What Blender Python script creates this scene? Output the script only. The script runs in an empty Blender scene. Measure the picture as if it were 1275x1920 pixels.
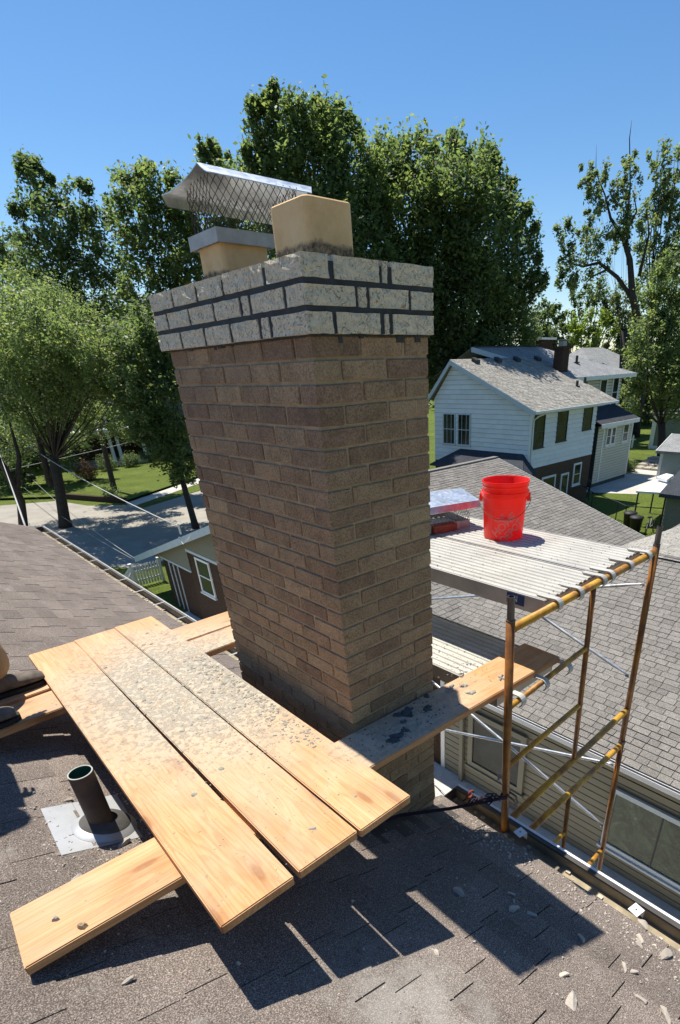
import bpy, bmesh, math, random
import numpy as np
from mathutils import Vector, Matrix
rad = math.radians
S = bpy.context.scene
COL = S.collection
rnd = random.Random(7)

# ------------------------------------------------------------------ camera
CAMP = Vector((-1.145, -1.6137, -0.1017))
cam = bpy.data.cameras.new('camera'); cam_o = bpy.data.objects.new('camera', cam); COL.objects.link(cam_o)
Rcv = [[0.717515, -0.695626, -0.035736], [-0.369048, -0.336148, -0.866492], [0.590742, 0.634909, -0.49791]]          # rows: right, down, forward
r_, d_, f_ = [Vector(v) for v in Rcv]
mw = Matrix((( r_.x, -d_.x, -f_.x, CAMP.x), ( r_.y, -d_.y, -f_.y, CAMP.y), ( r_.z, -d_.z, -f_.z, CAMP.z), (0, 0, 0, 1)))
cam_o.matrix_world = mw
cam.sensor_fit = 'VERTICAL'; cam.sensor_height = 36.0; cam.sensor_width = 36.0
cam.lens = 36.0 * 993.912 / 1920.0
cam.shift_x = -(765.749 - 637.5) / 1920.0
cam.shift_y = (1260.248 - 960.0) / 1920.0
cam.clip_start = 0.05; cam.clip_end = 3000
S.camera = cam_o

# ------------------------------------------------------------------ light
w = bpy.data.worlds.new('World'); S.world = w; w.use_nodes = True
nt = w.node_tree; bg = nt.nodes['Background']; sky = nt.nodes.new('ShaderNodeTexSky')
sky.sky_type = 'NISHITA'; sky.sun_disc = False
sky.sun_elevation = rad(66.2); sky.sun_rotation = rad(4.5)
sky.air_density = 1.0; sky.dust_density = 0.25; sky.ozone_density = 2.5; sky.altitude = 200
hs = nt.nodes.new('ShaderNodeHueSaturation'); hs.inputs['Saturation'].default_value = 1.24
nt.links.new(sky.outputs[0], hs.inputs['Color']); nt.links.new(hs.outputs[0], bg.inputs[0]); bg.inputs[1].default_value = 0.098
sun = bpy.data.lights.new('sun', 'SUN'); sun.energy = 5.0; sun.angle = rad(0.53); sun.color = (1, 0.94, 0.83)
sun_o = bpy.data.objects.new('sun', sun); COL.objects.link(sun_o)
sun_o.rotation_euler = Vector((-0.0348, -0.439, -1)).to_track_quat('-Z', 'Y').to_euler()
S.view_settings.view_transform = 'Standard'; S.view_settings.look = 'None'
S.view_settings.exposure = 0.55; S.view_settings.gamma = 1.0; S.view_settings.use_curve_mapping = False
S.cycles.max_bounces = 8; S.cycles.diffuse_bounces = 5; S.cycles.transparent_max_bounces = 8

G = -8.92            # ground level

# ------------------------------------------------------------------ builders
def V(*a): return Vector(a)
class MB:
    def __init__(s): s.v = []; s.f = []
    def add(s, vs, fs):
        n = len(s.v); s.v += [tuple(p) for p in vs]; s.f += [tuple(i + n for i in f) for f in fs]; return s
    def box(s, x0, x1, y0, y1, z0, z1):
        return s.hexa([(x0,y0,z0),(x1,y0,z0),(x1,y1,z0),(x0,y1,z0),(x0,y0,z1),(x1,y0,z1),(x1,y1,z1),(x0,y1,z1)])
    def hexa(s, c):
        return s.add(c, [(0,3,2,1),(4,5,6,7),(0,1,5,4),(1,2,6,5),(2,3,7,6),(3,0,4,7)])
    def obox(s, o, a, b, c):       # corner o, edge vectors
        o, a, b, c = Vector(o), Vector(a), Vector(b), Vector(c)
        if a.cross(b).dot(c) < 0: a, b = b, a
        return s.hexa([o, o+a, o+a+b, o+b, o+c, o+a+c, o+a+b+c, o+b+c])
    def prism(s, pts, ext):
        n = len(pts); ext = Vector(ext); p = [Vector(q) for q in pts]
        nn = Vector((0,0,0))
        for i in range(n): nn += p[i].cross(p[(i+1) % n])
        if nn.dot(ext) < 0: p.reverse()
        q = [a + ext for a in p]
        return s.add(p + q, [tuple(reversed(range(n))), tuple(range(n, 2*n))] + [(i, (i+1) % n, n+(i+1) % n, n+i) for i in range(n)])
    def tube(s, pts, r, n=8, cap=True):
        pts = [Vector(p) for p in pts]; k = len(pts)
        if not hasattr(r, '__len__'): r = [r]*k
        vs = []; prev = None
        for i, p in enumerate(pts):
            t = (pts[min(i+1, k-1)] - pts[max(i-1, 0)]).normalized()
            if prev is None:
                a = Vector((0,0,1)) if abs(t.z) < .9 else Vector((1,0,0))
                u = t.cross(a).normalized()
            else:
                u = (prev - t*prev.dot(t)).normalized()
            prev = u; vv = t.cross(u)
            for j in range(n):
                th = 2*math.pi*j/n; vs.append(p + (u*math.cos(th) + vv*math.sin(th))*r[i])
        fs = [(i*n+j, i*n+(j+1) % n, (i+1)*n+(j+1) % n, (i+1)*n+j) for i in range(k-1) for j in range(n)]
        if cap: fs += [tuple(reversed(range(n))), tuple(range((k-1)*n, k*n))]
        return s.add(vs, fs)
    def lathe(s, c, prof, n=32, close=False):
        c = Vector(c); k = len(prof)
        vs = [c + Vector((math.cos(2*math.pi*j/n)*r, math.sin(2*math.pi*j/n)*r, z)) for r, z in prof for j in range(n)]
        fs = [(i*n+j, i*n+(j+1) % n, (i+1)*n+(j+1) % n, (i+1)*n+j) for i in range(k-1) for j in range(n)]
        return s.add(vs, fs)
    def mesh(s, name):
        me = bpy.data.meshes.new(name); me.from_pydata(s.v, [], s.f); me.update(); return me
    def obj(s, name, mat, parent=None, smooth=False, bevel=0, **tags):
        me = s.mesh(name)
        if mat: me.materials.append(mat)
        if smooth: me.polygons.foreach_set('use_smooth', [True]*len(me.polygons))
        o = bpy.data.objects.new(name, me); COL.objects.link(o)
        if parent: attach(o, parent)
        if bevel:
            b = o.modifiers.new('bevel', 'BEVEL'); b.width = bevel; b.segments = 2; b.limit_method = 'ANGLE'; b.angle_limit = rad(40)
        for k, v in tags.items(): o[k] = v
        return o
def worldloc(o):
    p = Vector((0,0,0))
    while o: p = p + (o.location if o.parent is None else Vector((0,0,0))); o = o.parent
    return p
def attach(o, parent):           # meshes are built in world coordinates; every root has no rotation
    o.parent = parent
    root = parent
    while root.parent: root = root.parent
    if parent.parent is None: o.matrix_parent_inverse = Matrix.Translation(-parent.location)
    else: o.matrix_parent_inverse = Matrix.Identity(4)
def thing(name, label, cat, loc=(0,0,0), group=None):
    o = bpy.data.objects.new(name, None); COL.objects.link(o); o.location = loc
    o.empty_display_size = .1
    return tag(o, label, cat, group)
def tag(o, label, cat, group=None):
    o['label'] = label; o['category'] = cat
    if group: o['group'] = group
    return o
def inst(name, me, mat4, parent):
    o = bpy.data.objects.new(name, me); COL.objects.link(o)
    if parent: attach(o, parent)
    o.matrix_basis = mat4; return o
def copy_thing(root, off, label=None, name=None):
    r = root.copy(); COL.objects.link(r); r.location = root.location + Vector(off)
    if label: r['label'] = label
    for ch in list(root.children):
        c = ch.copy(); COL.objects.link(c); c.parent = r; c.matrix_parent_inverse = ch.matrix_parent_inverse.copy()
        for g in list(ch.children):
            d = g.copy(); COL.objects.link(d); d.parent = c; d.matrix_parent_inverse = g.matrix_parent_inverse.copy()
    return r

# ------------------------------------------------------------------ materials
class NT:
    def __init__(s, name):
        s.m = bpy.data.materials.new(name); s.m.use_nodes = True; s.t = s.m.node_tree
        s.b = s.t.nodes['Principled BSDF']; s.out = s.t.nodes['Material Output']
    def n(s, typ, **kw):
        x = s.t.nodes.new('ShaderNode' + typ)
        for k, v in kw.items(): setattr(x, k, v)
        return x
    def l(s, a, b): s.t.links.new(a, b)
    def coords(s, kind='Object', rand=True, scale=(1,1,1)):
        tc = s.n('TexCoord'); mp = s.n('Mapping'); mp.inputs['Scale'].default_value = scale
        s.l(tc.outputs[kind], mp.inputs['Vector'])
        if rand:
            oi = s.n('ObjectInfo'); mu = s.n('Math', operation='MULTIPLY'); mu.inputs[1].default_value = 37.0
            s.l(oi.outputs['Random'], mu.inputs[0]); cx = s.n('CombineXYZ')
            for i in range(3): s.l(mu.outputs[0], cx.inputs[i])
            s.l(cx.outputs[0], mp.inputs['Location'])
        return mp.outputs[0]
    def noise(s, vec, scale, detail=4, rough=.6, dist=0):
        x = s.n('TexNoise'); x.inputs['Scale'].default_value = scale; x.inputs['Detail'].default_value = detail
        x.inputs['Roughness'].default_value = rough; x.inputs['Distortion'].default_value = dist
        s.l(vec, x.inputs['Vector']); return x.outputs['Fac']
    def ramp(s, fac, stops):
        x = s.n('ValToRGB'); el = x.color_ramp.elements
        while len(el) < len(stops): el.new(.5)
        for e, (p, c) in zip(el, stops):
            e.position = p; e.color = (*c, 1) if len(c) == 3 else c
        s.l(fac, x.inputs[0]); return x.outputs[0]
    def mix(s, fac, a, b, typ='MIX'):
        x = s.n('Mix', data_type='RGBA', blend_type=typ)
        for sock, v in ((x.inputs[0], fac), (x.inputs[6], a), (x.inputs[7], b)):
            if hasattr(v, 'node'): s.l(v, sock)
            elif isinstance(v, (tuple, list)): sock.default_value = (*v, 1)
            else: sock.default_value = v
        return x.outputs[2]
    def math(s, op, a, b=0.0, clamp=False):
        x = s.n('Math', operation=op); x.use_clamp = clamp
        for sock, v in ((x.inputs[0], a), (x.inputs[1], b)):
            if hasattr(v, 'node'): s.l(v, sock)
            else: sock.default_value = v
        return x.outputs[0]
    def bump(s, h, strength=.5, dist=.01):
        x = s.n('Bump'); x.inputs['Strength'].default_value = strength; x.inputs['Distance'].default_value = dist
        s.l(h, x.inputs['Height']); s.l(x.outputs[0], s.b.inputs['Normal']); return x
    def col(s, c):
        if hasattr(c, 'node'): s.l(c, s.b.inputs['Base Color'])
        else: s.b.inputs['Base Color'].default_value = (*c, 1)
    def set(s, rough=.7, metal=0, spec=.4):
        s.b.inputs['Roughness'].default_value = rough; s.b.inputs['Metallic'].default_value = metal
        s.b.inputs['Specular IOR Level'].default_value = spec; return s.m
def mul(c, k): return tuple(min(1, x*k) for x in c)
def simple(name, c, rough=.7, metal=0, spec=.4, var=.25, scale=6, bump=.15, bscale=60, bd=.003, rand=.15, dirt=None, kind='Object'):
    N = NT(name); vec = N.coords(kind)
    a = N.ramp(N.noise(vec, scale, 5), [(.25, mul(c, 1-var)), (.75, mul(c, 1+var))])
    if rand:
        oi = N.n('ObjectInfo'); a = N.mix(1.0, a, N.ramp(oi.outputs['Random'], [(0, (1-rand,)*3), (1, (1,)*3)]), 'MULTIPLY')
    if dirt:
        dc, lo, hi, sc = dirt
        a = N.mix(N.math('MULTIPLY', N.ramp(N.noise(vec, sc, 6, .7), [(lo, (0,0,0)), (hi, (1,1,1))]), 1), a, dc)
    N.col(a)
    if bump: N.bump(N.noise(vec, bscale, 4, .7), bump, bd)
    return N.set(rough, metal, spec)

def brick_mat(name, c1, c2, c3, stri=True):
    N = NT(name); vec = N.coords()
    oi = N.n('ObjectInfo')
    tone = N.ramp(oi.outputs['Random'], [(0, c1), (.3, c2), (.6, c3), (.85, mul(c2, 1.25)), (1, mul(c1, .75))])
    nz = N.noise(vec, 9, 6, .7)
    a = N.mix(1.0, tone, N.ramp(nz, [(.2, (.55,.55,.55)), (.55, (1,1,1)), (.85, (1.25,1.2,1.12))]), 'MULTIPLY')
    sp = N.ramp(N.noise(vec, 140, 3, .8), [(.35, (.55,.52,.5)), (.6, (1.08,1.08,1.08))])
    a = N.mix(1.0, a, sp, 'MULTIPLY')
    N.col(a)
    v2 = N.coords(scale=(1, 1, .22))
    h = N.math('ADD', N.noise(v2, 150, 3, .7), N.math('MULTIPLY', N.noise(vec, 40, 5, .7), 1.2))
    N.bump(h, .8, .004)
    return N.set(.93, 0, .15)
M = {}
M['brick'] = brick_mat('brown_brick', (.41,.30,.187), (.335,.235,.145), (.455,.345,.212))
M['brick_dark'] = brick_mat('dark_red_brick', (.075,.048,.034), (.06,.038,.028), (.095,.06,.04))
M['brick_deep'] = brick_mat('deep_brown_brick', (.335,.24,.155), (.275,.188,.125), (.375,.275,.175))  # deeper brown bricks, mixed in more often towards the top courses
M['brick_mid'] = brick_mat('mid_brown_brick', (.15,.105,.07), (.12,.08,.055), (.18,.125,.08))
M['mortar'] = simple('brown_mortar', (.385,.29,.185), .95, var=.3, scale=14, bump=.5, bscale=150, bd=.003, rand=0)
M['wet_mortar'] = simple('dark_fresh_mortar', (.040,.046,.050), .8, var=.35, scale=20, bump=.6, bscale=90, bd=.004, rand=0)
def crown_mat():
    N = NT('cream_rockface_brick'); vec = N.coords()
    big = N.noise(vec, 38, 7, .62, 1.6); fine = N.noise(vec, 160, 4, .7)
    a = N.ramp(big, [(.3, (.60,.53,.39)), (.45, (.80,.72,.54)), (.6, (.88,.80,.61)), (.8, (.91,.84,.67))])
    crev = N.ramp(N.noise(vec, 40, 5, .6, 3.2), [(.38, (.45,.44,.40)), (.45, (1,1,1))])
    a = N.mix(1.0, a, crev, 'MULTIPLY'); N.col(a)
    N.bump(N.math('ADD', N.math('MULTIPLY', big, 1.5), N.math('MULTIPLY', fine, .45)), .9, .014)
    return N.set(.95, 0, .15)
M['crown'] = crown_mat()
def flue_mat():
    N = NT('buff_clay_flue'); vec = N.coords(rand=False)
    a = N.ramp(N.noise(vec, 11, 6, .65), [(.25, (.60,.38,.18)), (.5, (.74,.50,.26)), (.8, (.80,.58,.34))])
    g = N.n('TexCoord'); sx = N.n('SeparateXYZ'); N.l(g.outputs['Object'], sx.inputs[0])
    z = N.math('ADD', sx.outputs[2], N.math('MULTIPLY', N.math('SUBTRACT', N.noise(vec, 17, 5), .5), .045))
    m = N.ramp(N.math('MULTIPLY', N.math('SUBTRACT', z, .2), 6.0, True), [(.0, (1,1,1)), (.33, (1,1,1)), (.40, (0,0,0))])
    m2 = N.ramp(N.noise(vec, 60, 5, .7), [(.3, (.25,)*3), (.6, (1,)*3)])
    a = N.mix(N.math('MULTIPLY', m, m2), a, (.105,.075,.06)); N.col(a)
    N.bump(N.noise(vec, 120, 4), .25, .003)
    return N.set(.85, 0, .2)
M['flue'] = flue_mat()
def metal_mat(name, c, rough, var=.25, sc=16, spang=True):
    N = NT(name); vec = N.coords()
    a = N.ramp(N.noise(vec, sc, 5, .7), [(.3, mul(c, 1-var)), (.7, mul(c, 1+var))]); N.col(a)
    vo = N.n('TexVoronoi'); vo.inputs['Scale'].default_value = 45; N.l(vec, vo.inputs['Vector'])
    r = N.math('ADD', N.math('MULTIPLY', vo.outputs['Color'], .14), rough - .05); N.l(r, N.b.inputs['Roughness'])
    N.bump(N.noise(vec, 9, 3), .12, .01)
    N.b.inputs['Metallic'].default_value = .85
    return N.m
M['galv'] = metal_mat('galvanized_steel', (.62,.65,.68), .36)
M['galv_dull'] = simple('dull_galvanized_steel', (.42,.41,.39), .6, .35, var=.25, scale=14, rand=.1)
M['lead'] = simple('pale_vent_flashing', (.43,.44,.45), .5, .4, var=.12, scale=9, bump=.1, rand=0)
M['alu'] = simple('weathered_aluminium_deck', (.50,.485,.44), .55, .2, var=.16, scale=5, bump=.1, rand=.05, dirt=((.50,.47,.41), .6, .8, 14))
M['alu_side'] = simple('aluminium_side_rail', (.42,.40,.37), .5, .4, var=.2, rand=0)
M['wire'] = simple('dark_mesh_wire', (.10,.085,.07), .55, .6, var=.2, bump=0, rand=0)
def paint_mat(name='worn_yellow_paint', leg=False):
    N = NT(name); vec = N.coords(rand=False)
    rust = N.ramp(N.noise(vec, 7, 7, .72), [(.34, (.17,.07,.022)), (.46, (.36,.165,.03)), (.58, (.60,.31,.03)), (.85, (.72,.41,.05))])
    if leg: rust = N.ramp(N.noise(vec, 6, 7, .72), [(.3, (.09,.035,.014)), (.46, (.20,.075,.018)), (.62, (.36,.145,.022)), (.85, (.48,.22,.03))])
    chips = N.ramp(N.noise(vec, 60, 5, .75), [(.29, (.22,.2,.18)), (.35, (1,1,1))])
    N.col(N.mix(1.0, rust, chips, 'MULTIPLY')); N.bump(N.noise(vec, 60, 4), .15, .002)
    return N.set(.5, 0, .4)
M['yellow'] = paint_mat(); M['rusty'] = paint_mat('rusty_orange_paint', True)
M['steel_dark'] = simple('bare_dark_steel', (.13,.12,.115), .45, .7, var=.3, scale=25, rand=0)
def red_mat():
    N = NT('red_bucket_plastic'); vec = N.coords(rand=False)
    a = N.ramp(N.noise(vec, 6, 3), [(.3, (.90,.026,.014)), (.7, (.95,.034,.018))]); N.col(a); N.set(.34, 0, .5)
    t = N.n('BsdfTranslucent'); t.inputs['Color'].default_value = (1, .06, .03, 1); mx = N.n('MixShader'); mx.inputs[0].default_value = .35
    N.l(N.b.outputs[0], mx.inputs[1]); N.l(t.outputs[0], mx.inputs[2]); N.l(mx.outputs[0], N.out.inputs['Surface']); return N.m
M['red'] = red_mat()
M['red_print'] = simple('faded_pink_print', (.92,.12,.11), .4, var=.06, bump=0, rand=0)
M['white_metal'] = simple('white_painted_metal', (.78,.79,.80), .45, var=.06, bump=.04, rand=.03)
M['gutter_in'] = simple('silted_gutter_inside', (.30,.25,.17), .85, var=.5, scale=7, bump=.5, bscale=40, bd=.006, rand=0)
M['gutter_grey'] = simple('weathered_gutter_metal', (.36,.35,.33), .6, .2, var=.3, scale=4, rand=.1)
M['gutter_lip'] = simple('dark_gutter_metal', (.06,.055,.05), .6, var=.4, rand=0)  # near-black metal for lips, end caps, flashing and one ridge cap
M['black'] = simple('black_rubber', (.018,.018,.018), .6, var=.2, rand=0)
M['rubber'] = simple('grey_rubber_collar', (.085,.08,.075), .85, var=.3, scale=20, bump=.3, rand=0)
M['pipe'] = simple('dark_brown_pipe', (.075,.05,.038), .75, var=.35, scale=12, bump=.3, rand=0)
M['pipe_in'] = simple('green_tinted_pipe_inside', (.02,.075,.05), .6, var=.3, rand=0)
M['pipe_rim'] = simple('pale_pipe_rim', (.42,.45,.40), .6, var=.15, rand=0)
def shingle_mat(name, c, island=False, sp=.5, gran=260, patch=.35, stain=None):
    N = NT(name); tc = N.n('TexCoord'); geo = N.n('NewGeometry'); pos = geo.outputs['Position']
    if island: r = geo.outputs['Random Per Island']
    else: r = N.n('ObjectInfo').outputs['Random']
    base = N.ramp(r, [(0, mul(c, .86)), (.4, c), (.75, mul(c, 1.06)), (1, mul(c, 1.16))])
    pt = N.ramp(N.noise(pos, 1.6, 5, .6), [(.3, (1-patch,)*3), (.7, (1+patch*.5,)*3)])
    a = N.mix(1.0, base, pt, 'MULTIPLY')
    g = N.ramp(N.noise(pos, gran, 2, .8), [(.33, (1-sp, 1-sp, 1-sp)), (.52, (1,1,1)), (.66, (1+sp*2.6,)*3)])
    a = N.mix(1.0, a, g, 'MULTIPLY')
    if stain:
        sx = N.n('SeparateXYZ'); N.l(pos, sx.inputs[0])
        ex = N.math('MULTIPLY', N.math('ADD', sx.outputs[0], .52), 2.6); ey = N.math('MULTIPLY', N.math('ADD', sx.outputs[1], .92), 2.0)
        nr = N.math('SUBTRACT', 1.0, N.math('ADD', N.math('MULTIPLY', ex, ex), N.math('MULTIPLY', ey, ey)), True)
        pm = N.math('MULTIPLY', N.ramp(N.math('ADD', N.noise(pos, 9, 8, .75), N.math('MULTIPLY', nr, .22)), [(.54, (0,0,0)), (.76, (.40,)*3)]), nr)
        a = N.mix(pm, a, (.42,.41,.38))
        st = N.ramp(N.noise(pos, 5.5, 8, .75), [(.58, (0,0,0)), (.72, (.55,)*3)])
        a = N.mix(st, a, stain)
    N.col(a); N.bump(N.noise(pos, gran, 2, .8), .6, .003)
    return N.set(.95, 0, .12)
M['shingle'] = shingle_mat('brown_granule_shingle', (.165,.138,.121), False, .6, 230, .22, (.36,.34,.31))
M['shingle_i'] = shingle_mat('brown_granule_shingle_field', (.165,.138,.121), True, .6, 230, .22, (.36,.34,.31))
M['gshingle'] = shingle_mat('grey_tab_shingle', (.195,.182,.166), False, .3, 60, .15)
M['gshingle_i'] = shingle_mat('grey_tab_shingle_field', (.195,.182,.166), True, .3, 60, .15)
M['tshingle'] = shingle_mat('tan_tab_shingle', (.30,.285,.255), True, .25, 30, .2)
M['dshingle'] = shingle_mat('dark_slate_shingle', (.05,.055,.065), True, .3, 30, .2)
M['fshingle'] = shingle_mat('blue_grey_shingle', (.25,.255,.26), True, .25, 20, .2)

def wood_mat():
    N = NT('pine_plank'); vec = N.coords()
    oi = N.n('ObjectInfo')
    v1 = N.coords(scale=(.55, 9, 9))
    g1 = N.noise(N.coords(scale=(.55, 7, 7)), 1.6, 2, .45, 1.2)
    rings = N.math('FRACT', N.math('MULTIPLY', g1, 11.0))
    rings = N.math('MULTIPLY', rings, N.math('SUBTRACT', 1.0, N.math('POWER', rings, 6.0)))
    fine = N.noise(N.coords(scale=(2.5, 95, 95)), 1.0, 4, .7)
    a = N.ramp(rings, [(.0, (.60,.385,.205)), (.35, (.59,.37,.195)), (.8, (.47,.265,.125))])
    a = N.mix(1.0, a, N.ramp(N.noise(N.coords(scale=(.4, 3, 3)), 1.5, 3), [(.3, (.86,.80,.74)), (.7, (1.10,1.10,1.12))]), 'MULTIPLY')
    a = N.mix(1.0, a, N.ramp(fine, [(.3, (.84,.79,.72)), (.6, (1.05,1.05,1.05))]), 'MULTIPLY')
    a = N.mix(1.0, a, N.ramp(N.noise(vec, 2.2, 4), [(.3, (.92,.80,.68)), (.65, (1.08,1.05,1.03))]), 'MULTIPLY')
    a = N.mix(1.0, a, N.ramp(oi.outputs['Random'], [(0, (.94,.92,.9)), (1, (1.03,1.03,1.03))]), 'MULTIPLY')
    # red heartwood streak and knots
    vo = N.n('TexVoronoi', voronoi_dimensions='2D'); vo.inputs['Scale'].default_value = 1.0; N.l(N.coords(scale=(1.3, 4.4, .1)), vo.inputs['Vector'])
    kn = N.ramp(vo.outputs['Distance'], [(.0, (1,1,1)), (.045, (.9,)*3), (.075, (.35,)*3), (.22, (0,0,0))])
    a = N.mix(N.math('MULTIPLY', kn, .75), a, (.25,.10,.035))
    # mortar: a smeared grey film, then thin crusts, thickest where the mason worked
    pos = N.n('NewGeometry').outputs['Position']; sx = N.n('SeparateXYZ'); N.l(pos, sx.inputs[0])
    dx = N.math('MULTIPLY', N.math('SUBTRACT', sx.outputs[0], -.33), 1.15); dy = N.math('MULTIPLY', N.math('SUBTRACT', sx.outputs[1], .95), .85)
    d2 = N.math('ADD', N.math('MULTIPLY', dx, dx), N.math('MULTIPLY', dy, dy))
    near = N.math('SUBTRACT', 1.12, N.math('MULTIPLY', d2, 1.15), True)
    ex = N.math('MULTIPLY', N.math('SUBTRACT', sx.outputs[0], .2), 1.3); ey = N.math('MULTIPLY', N.math('ADD', sx.outputs[1], .13), 3.0)
    near2 = N.math('SUBTRACT', .95, N.math('MULTIPLY', N.math('ADD', N.math('MULTIPLY', ex, ex), N.math('MULTIPLY', ey, ey)), 1.6), True)
    near = N.math('MAXIMUM', near, near2)
    nrm = N.n('NewGeometry').outputs['Normal']; nz = N.n('SeparateXYZ'); N.l(nrm, nz.inputs[0])
    up = N.math('MULTIPLY', nz.outputs[2], 1.0, True)
    near = N.math('MULTIPLY', near, up)
    film = N.noise(pos, 5.5, 9, .78, .25)
    f1 = N.ramp(N.math('ADD', film, N.math('MULTIPLY', near, .30)), [(.36, (0,0,0)), (.82, (.85,)*3)])
    a = N.mix(N.math('MULTIPLY', f1, near), a, (.47,.43,.35))
    cr = N.noise(pos, 34, 7, .75, .2)
    f2 = N.ramp(N.math('ADD', cr, N.math('MULTIPLY', near, .20)), [(.67, (0,0,0)), (.75, (1,)*3)])
    f2 = N.math('MULTIPLY', f2, N.math('MULTIPLY', near, .75, True))
    a = N.mix(f2, a, (.335,.325,.28))
    dst = N.ramp(N.noise(pos, 2.6, 7, .7, .5), [(.40, (0,0,0)), (.72, (.42,)*3)])
    a = N.mix(N.math('MULTIPLY', dst, up), a, (.50,.44,.34))
    scr = N.ramp(N.noise(N.coords(scale=(1.2, 26, 26)), 1.7, 5, .75, .4), [(.64, (0,0,0)), (.70, (.55,)*3)])
    a = N.mix(scr, a, (.30,.17,.085))
    spk = N.ramp(N.noise(pos, 62, 3, .6), [(.665, (0,0,0)), (.71, (1,)*3)])
    a = N.mix(N.math('MULTIPLY', spk, .8), a, (.22,.19,.15))
    N.col(a)
    h = N.math('ADD', N.math('MULTIPLY', fine, .35), N.math('MULTIPLY', f2, 2.0))
    N.bump(h, .6, .004)
    return N.set(.75, 0, .25)
M['wood'] = wood_mat()
M['mortar_dry'] = simple('dried_grey_mortar', (.42,.395,.33), .95, var=.4, scale=40, bump=.7, bscale=110, bd=.004, rand=.3)
M['mortar_wet2'] = simple('fresh_dark_mortar_blob', (.075,.083,.085), .75, var=.5, scale=40, bump=.7, bscale=90, bd=.004, rand=.2)
M['rubble'] = simple('pale_mortar_rubble', (.52,.46,.39), .95, var=.35, scale=20, bump=.5, rand=.4)
M['siding_w'] = simple('white_lap_siding', (.72,.74,.75), .6, var=.10, scale=1.2, bump=.1, bscale=8, rand=.06, kind='Object', dirt=((.58,.61,.63), .55, .8, .8))
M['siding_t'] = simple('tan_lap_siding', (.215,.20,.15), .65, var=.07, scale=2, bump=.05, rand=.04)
M['siding_c'] = simple('cream_lap_siding', (.62,.57,.43), .65, var=.06, scale=2, bump=.05, rand=.06)
M['siding_g'] = simple('sage_panel', (.16,.19,.18), .75, var=.15, scale=1.5, rand=.04)
M['siding_lg'] = simple('pale_grey_siding', (.34,.38,.39), .7, var=.08, scale=1.5, rand=.04)
M['trim'] = simple('white_trim', (.74,.74,.72), .5, var=.06, scale=3, bump=.03, rand=.04)
M['trim_bg'] = simple('blue_grey_trim', (.46,.52,.57), .55, var=.08, scale=3, rand=0)
def glass_mat():
    N = NT('window_glass'); vec = N.coords(rand=True)
    N.col(N.ramp(N.noise(vec, 1.3, 4, .6), [(.35, (.006,.008,.009)), (.65, (.03,.04,.04))]))
    return N.set(.08, 0, .3)
M['glass'] = glass_mat()
def pglass():
    N = NT('picture_window_glass'); vec = N.coords(rand=False)
    a = N.ramp(N.noise(vec, 2.2, 8, .72, 1.5), [(.38, (.006,.012,.008)), (.5, (.02,.045,.02)), (.6, (.05,.08,.045)), (.7, (.22,.23,.2))])  # green and pale noise paints a reflection into the pane
    N.col(a); return N.set(.08, 0, .5)
M['pglass'] = pglass()
def grass_mat():
    N = NT('lawn_grass'); pos = N.n('NewGeometry').outputs['Position']
    a = N.ramp(N.noise(pos, .35, 5, .6), [(.3, (.085,.115,.018)), (.6, (.125,.165,.028)), (.8, (.17,.19,.05))])
    a = N.mix(1.0, a, N.ramp(N.noise(pos, 7, 5, .8), [(.3, (.45,.5,.45)), (.6, (1.1,1.1,1.1)), (.8, (1.35,1.3,1.2))]), 'MULTIPLY')
    N.col(a); N.bump(N.noise(pos, 6, 5, .8), 1.0, .12); return N.set(.9, 0, .15)
M['grass'] = grass_mat()
def conc(name, c, sc=.6):
    N = NT(name); pos = N.n('NewGeometry').outputs['Position']
    a = N.ramp(N.noise(pos, sc, 6, .65), [(.3, mul(c, .8)), (.7, mul(c, 1.12))])
    a = N.mix(1.0, a, N.ramp(N.noise(pos, 9, 4, .8), [(.3, (.85,)*3), (.6, (1.04,)*3)]), 'MULTIPLY')
    N.col(a); N.bump(N.noise(pos, 40, 3), .2, .01); return N.set(.9, 0, .2)
M['conc'] = conc('pale_concrete', (.50,.475,.43)); M['road'] = conc('worn_street_concrete', (.33,.305,.265))  # even pale concrete for pavement, patio and pads; darker concrete for the street
M['walk'] = conc('pale_walkway', (.60,.58,.54)); M['stone'] = conc('garden_stone', (.42,.38,.32), 2)
M['bark'] = simple('dark_bark', (.055,.043,.034), .95, var=.4, scale=5, bump=.8, bscale=18, bd=.03, rand=.2)
def leaf_mat(name, c, tr=.35, hue=.35):
    N = NT(name); geo = N.n('NewGeometry')
    a = N.ramp(geo.outputs['Random Per Island'], [(0, mul(c, 1-hue)), (.5, c), (.85, (c[0]*1.35, c[1]*1.2, c[2]*1.05)), (1, (c[0]*1.8, c[1]*1.4, c[2]*1.2))])
    N.col(a); N.set(.5, 0, .4)
    t = N.n('BsdfTranslucent'); N.l(N.mix(1.0, a, (2.1, 2.3, 1.35), 'MULTIPLY'), t.inputs['Color'])
    mx = N.n('MixShader'); mx.inputs[0].default_value = tr
    N.l(N.b.outputs[0], mx.inputs[1]); N.l(t.outputs[0], mx.inputs[2]); N.l(mx.outputs[0], N.out.inputs['Surface'])
    return N.m
M['leaf_maple'] = leaf_mat('maple_leaf', (.112,.150,.070), .55)
M['leaf_dark'] = leaf_mat('dark_oak_leaf', (.095,.132,.064), .52)
M['leaf_light'] = leaf_mat('light_locust_leaf', (.13,.17,.082), .52)
M['leaf_bright'] = leaf_mat('bright_green_leaf', (.13,.18,.035), .5)
M['leaf_right'] = leaf_mat('grey_green_leaf', (.12,.152,.08), .55)
M['leaf_far'] = leaf_mat('far_leaf', (.085,.118,.055), .5)
M['leaf_plum'] = leaf_mat('plum_shrub_leaf', (.13,.075,.05), .3)
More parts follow.
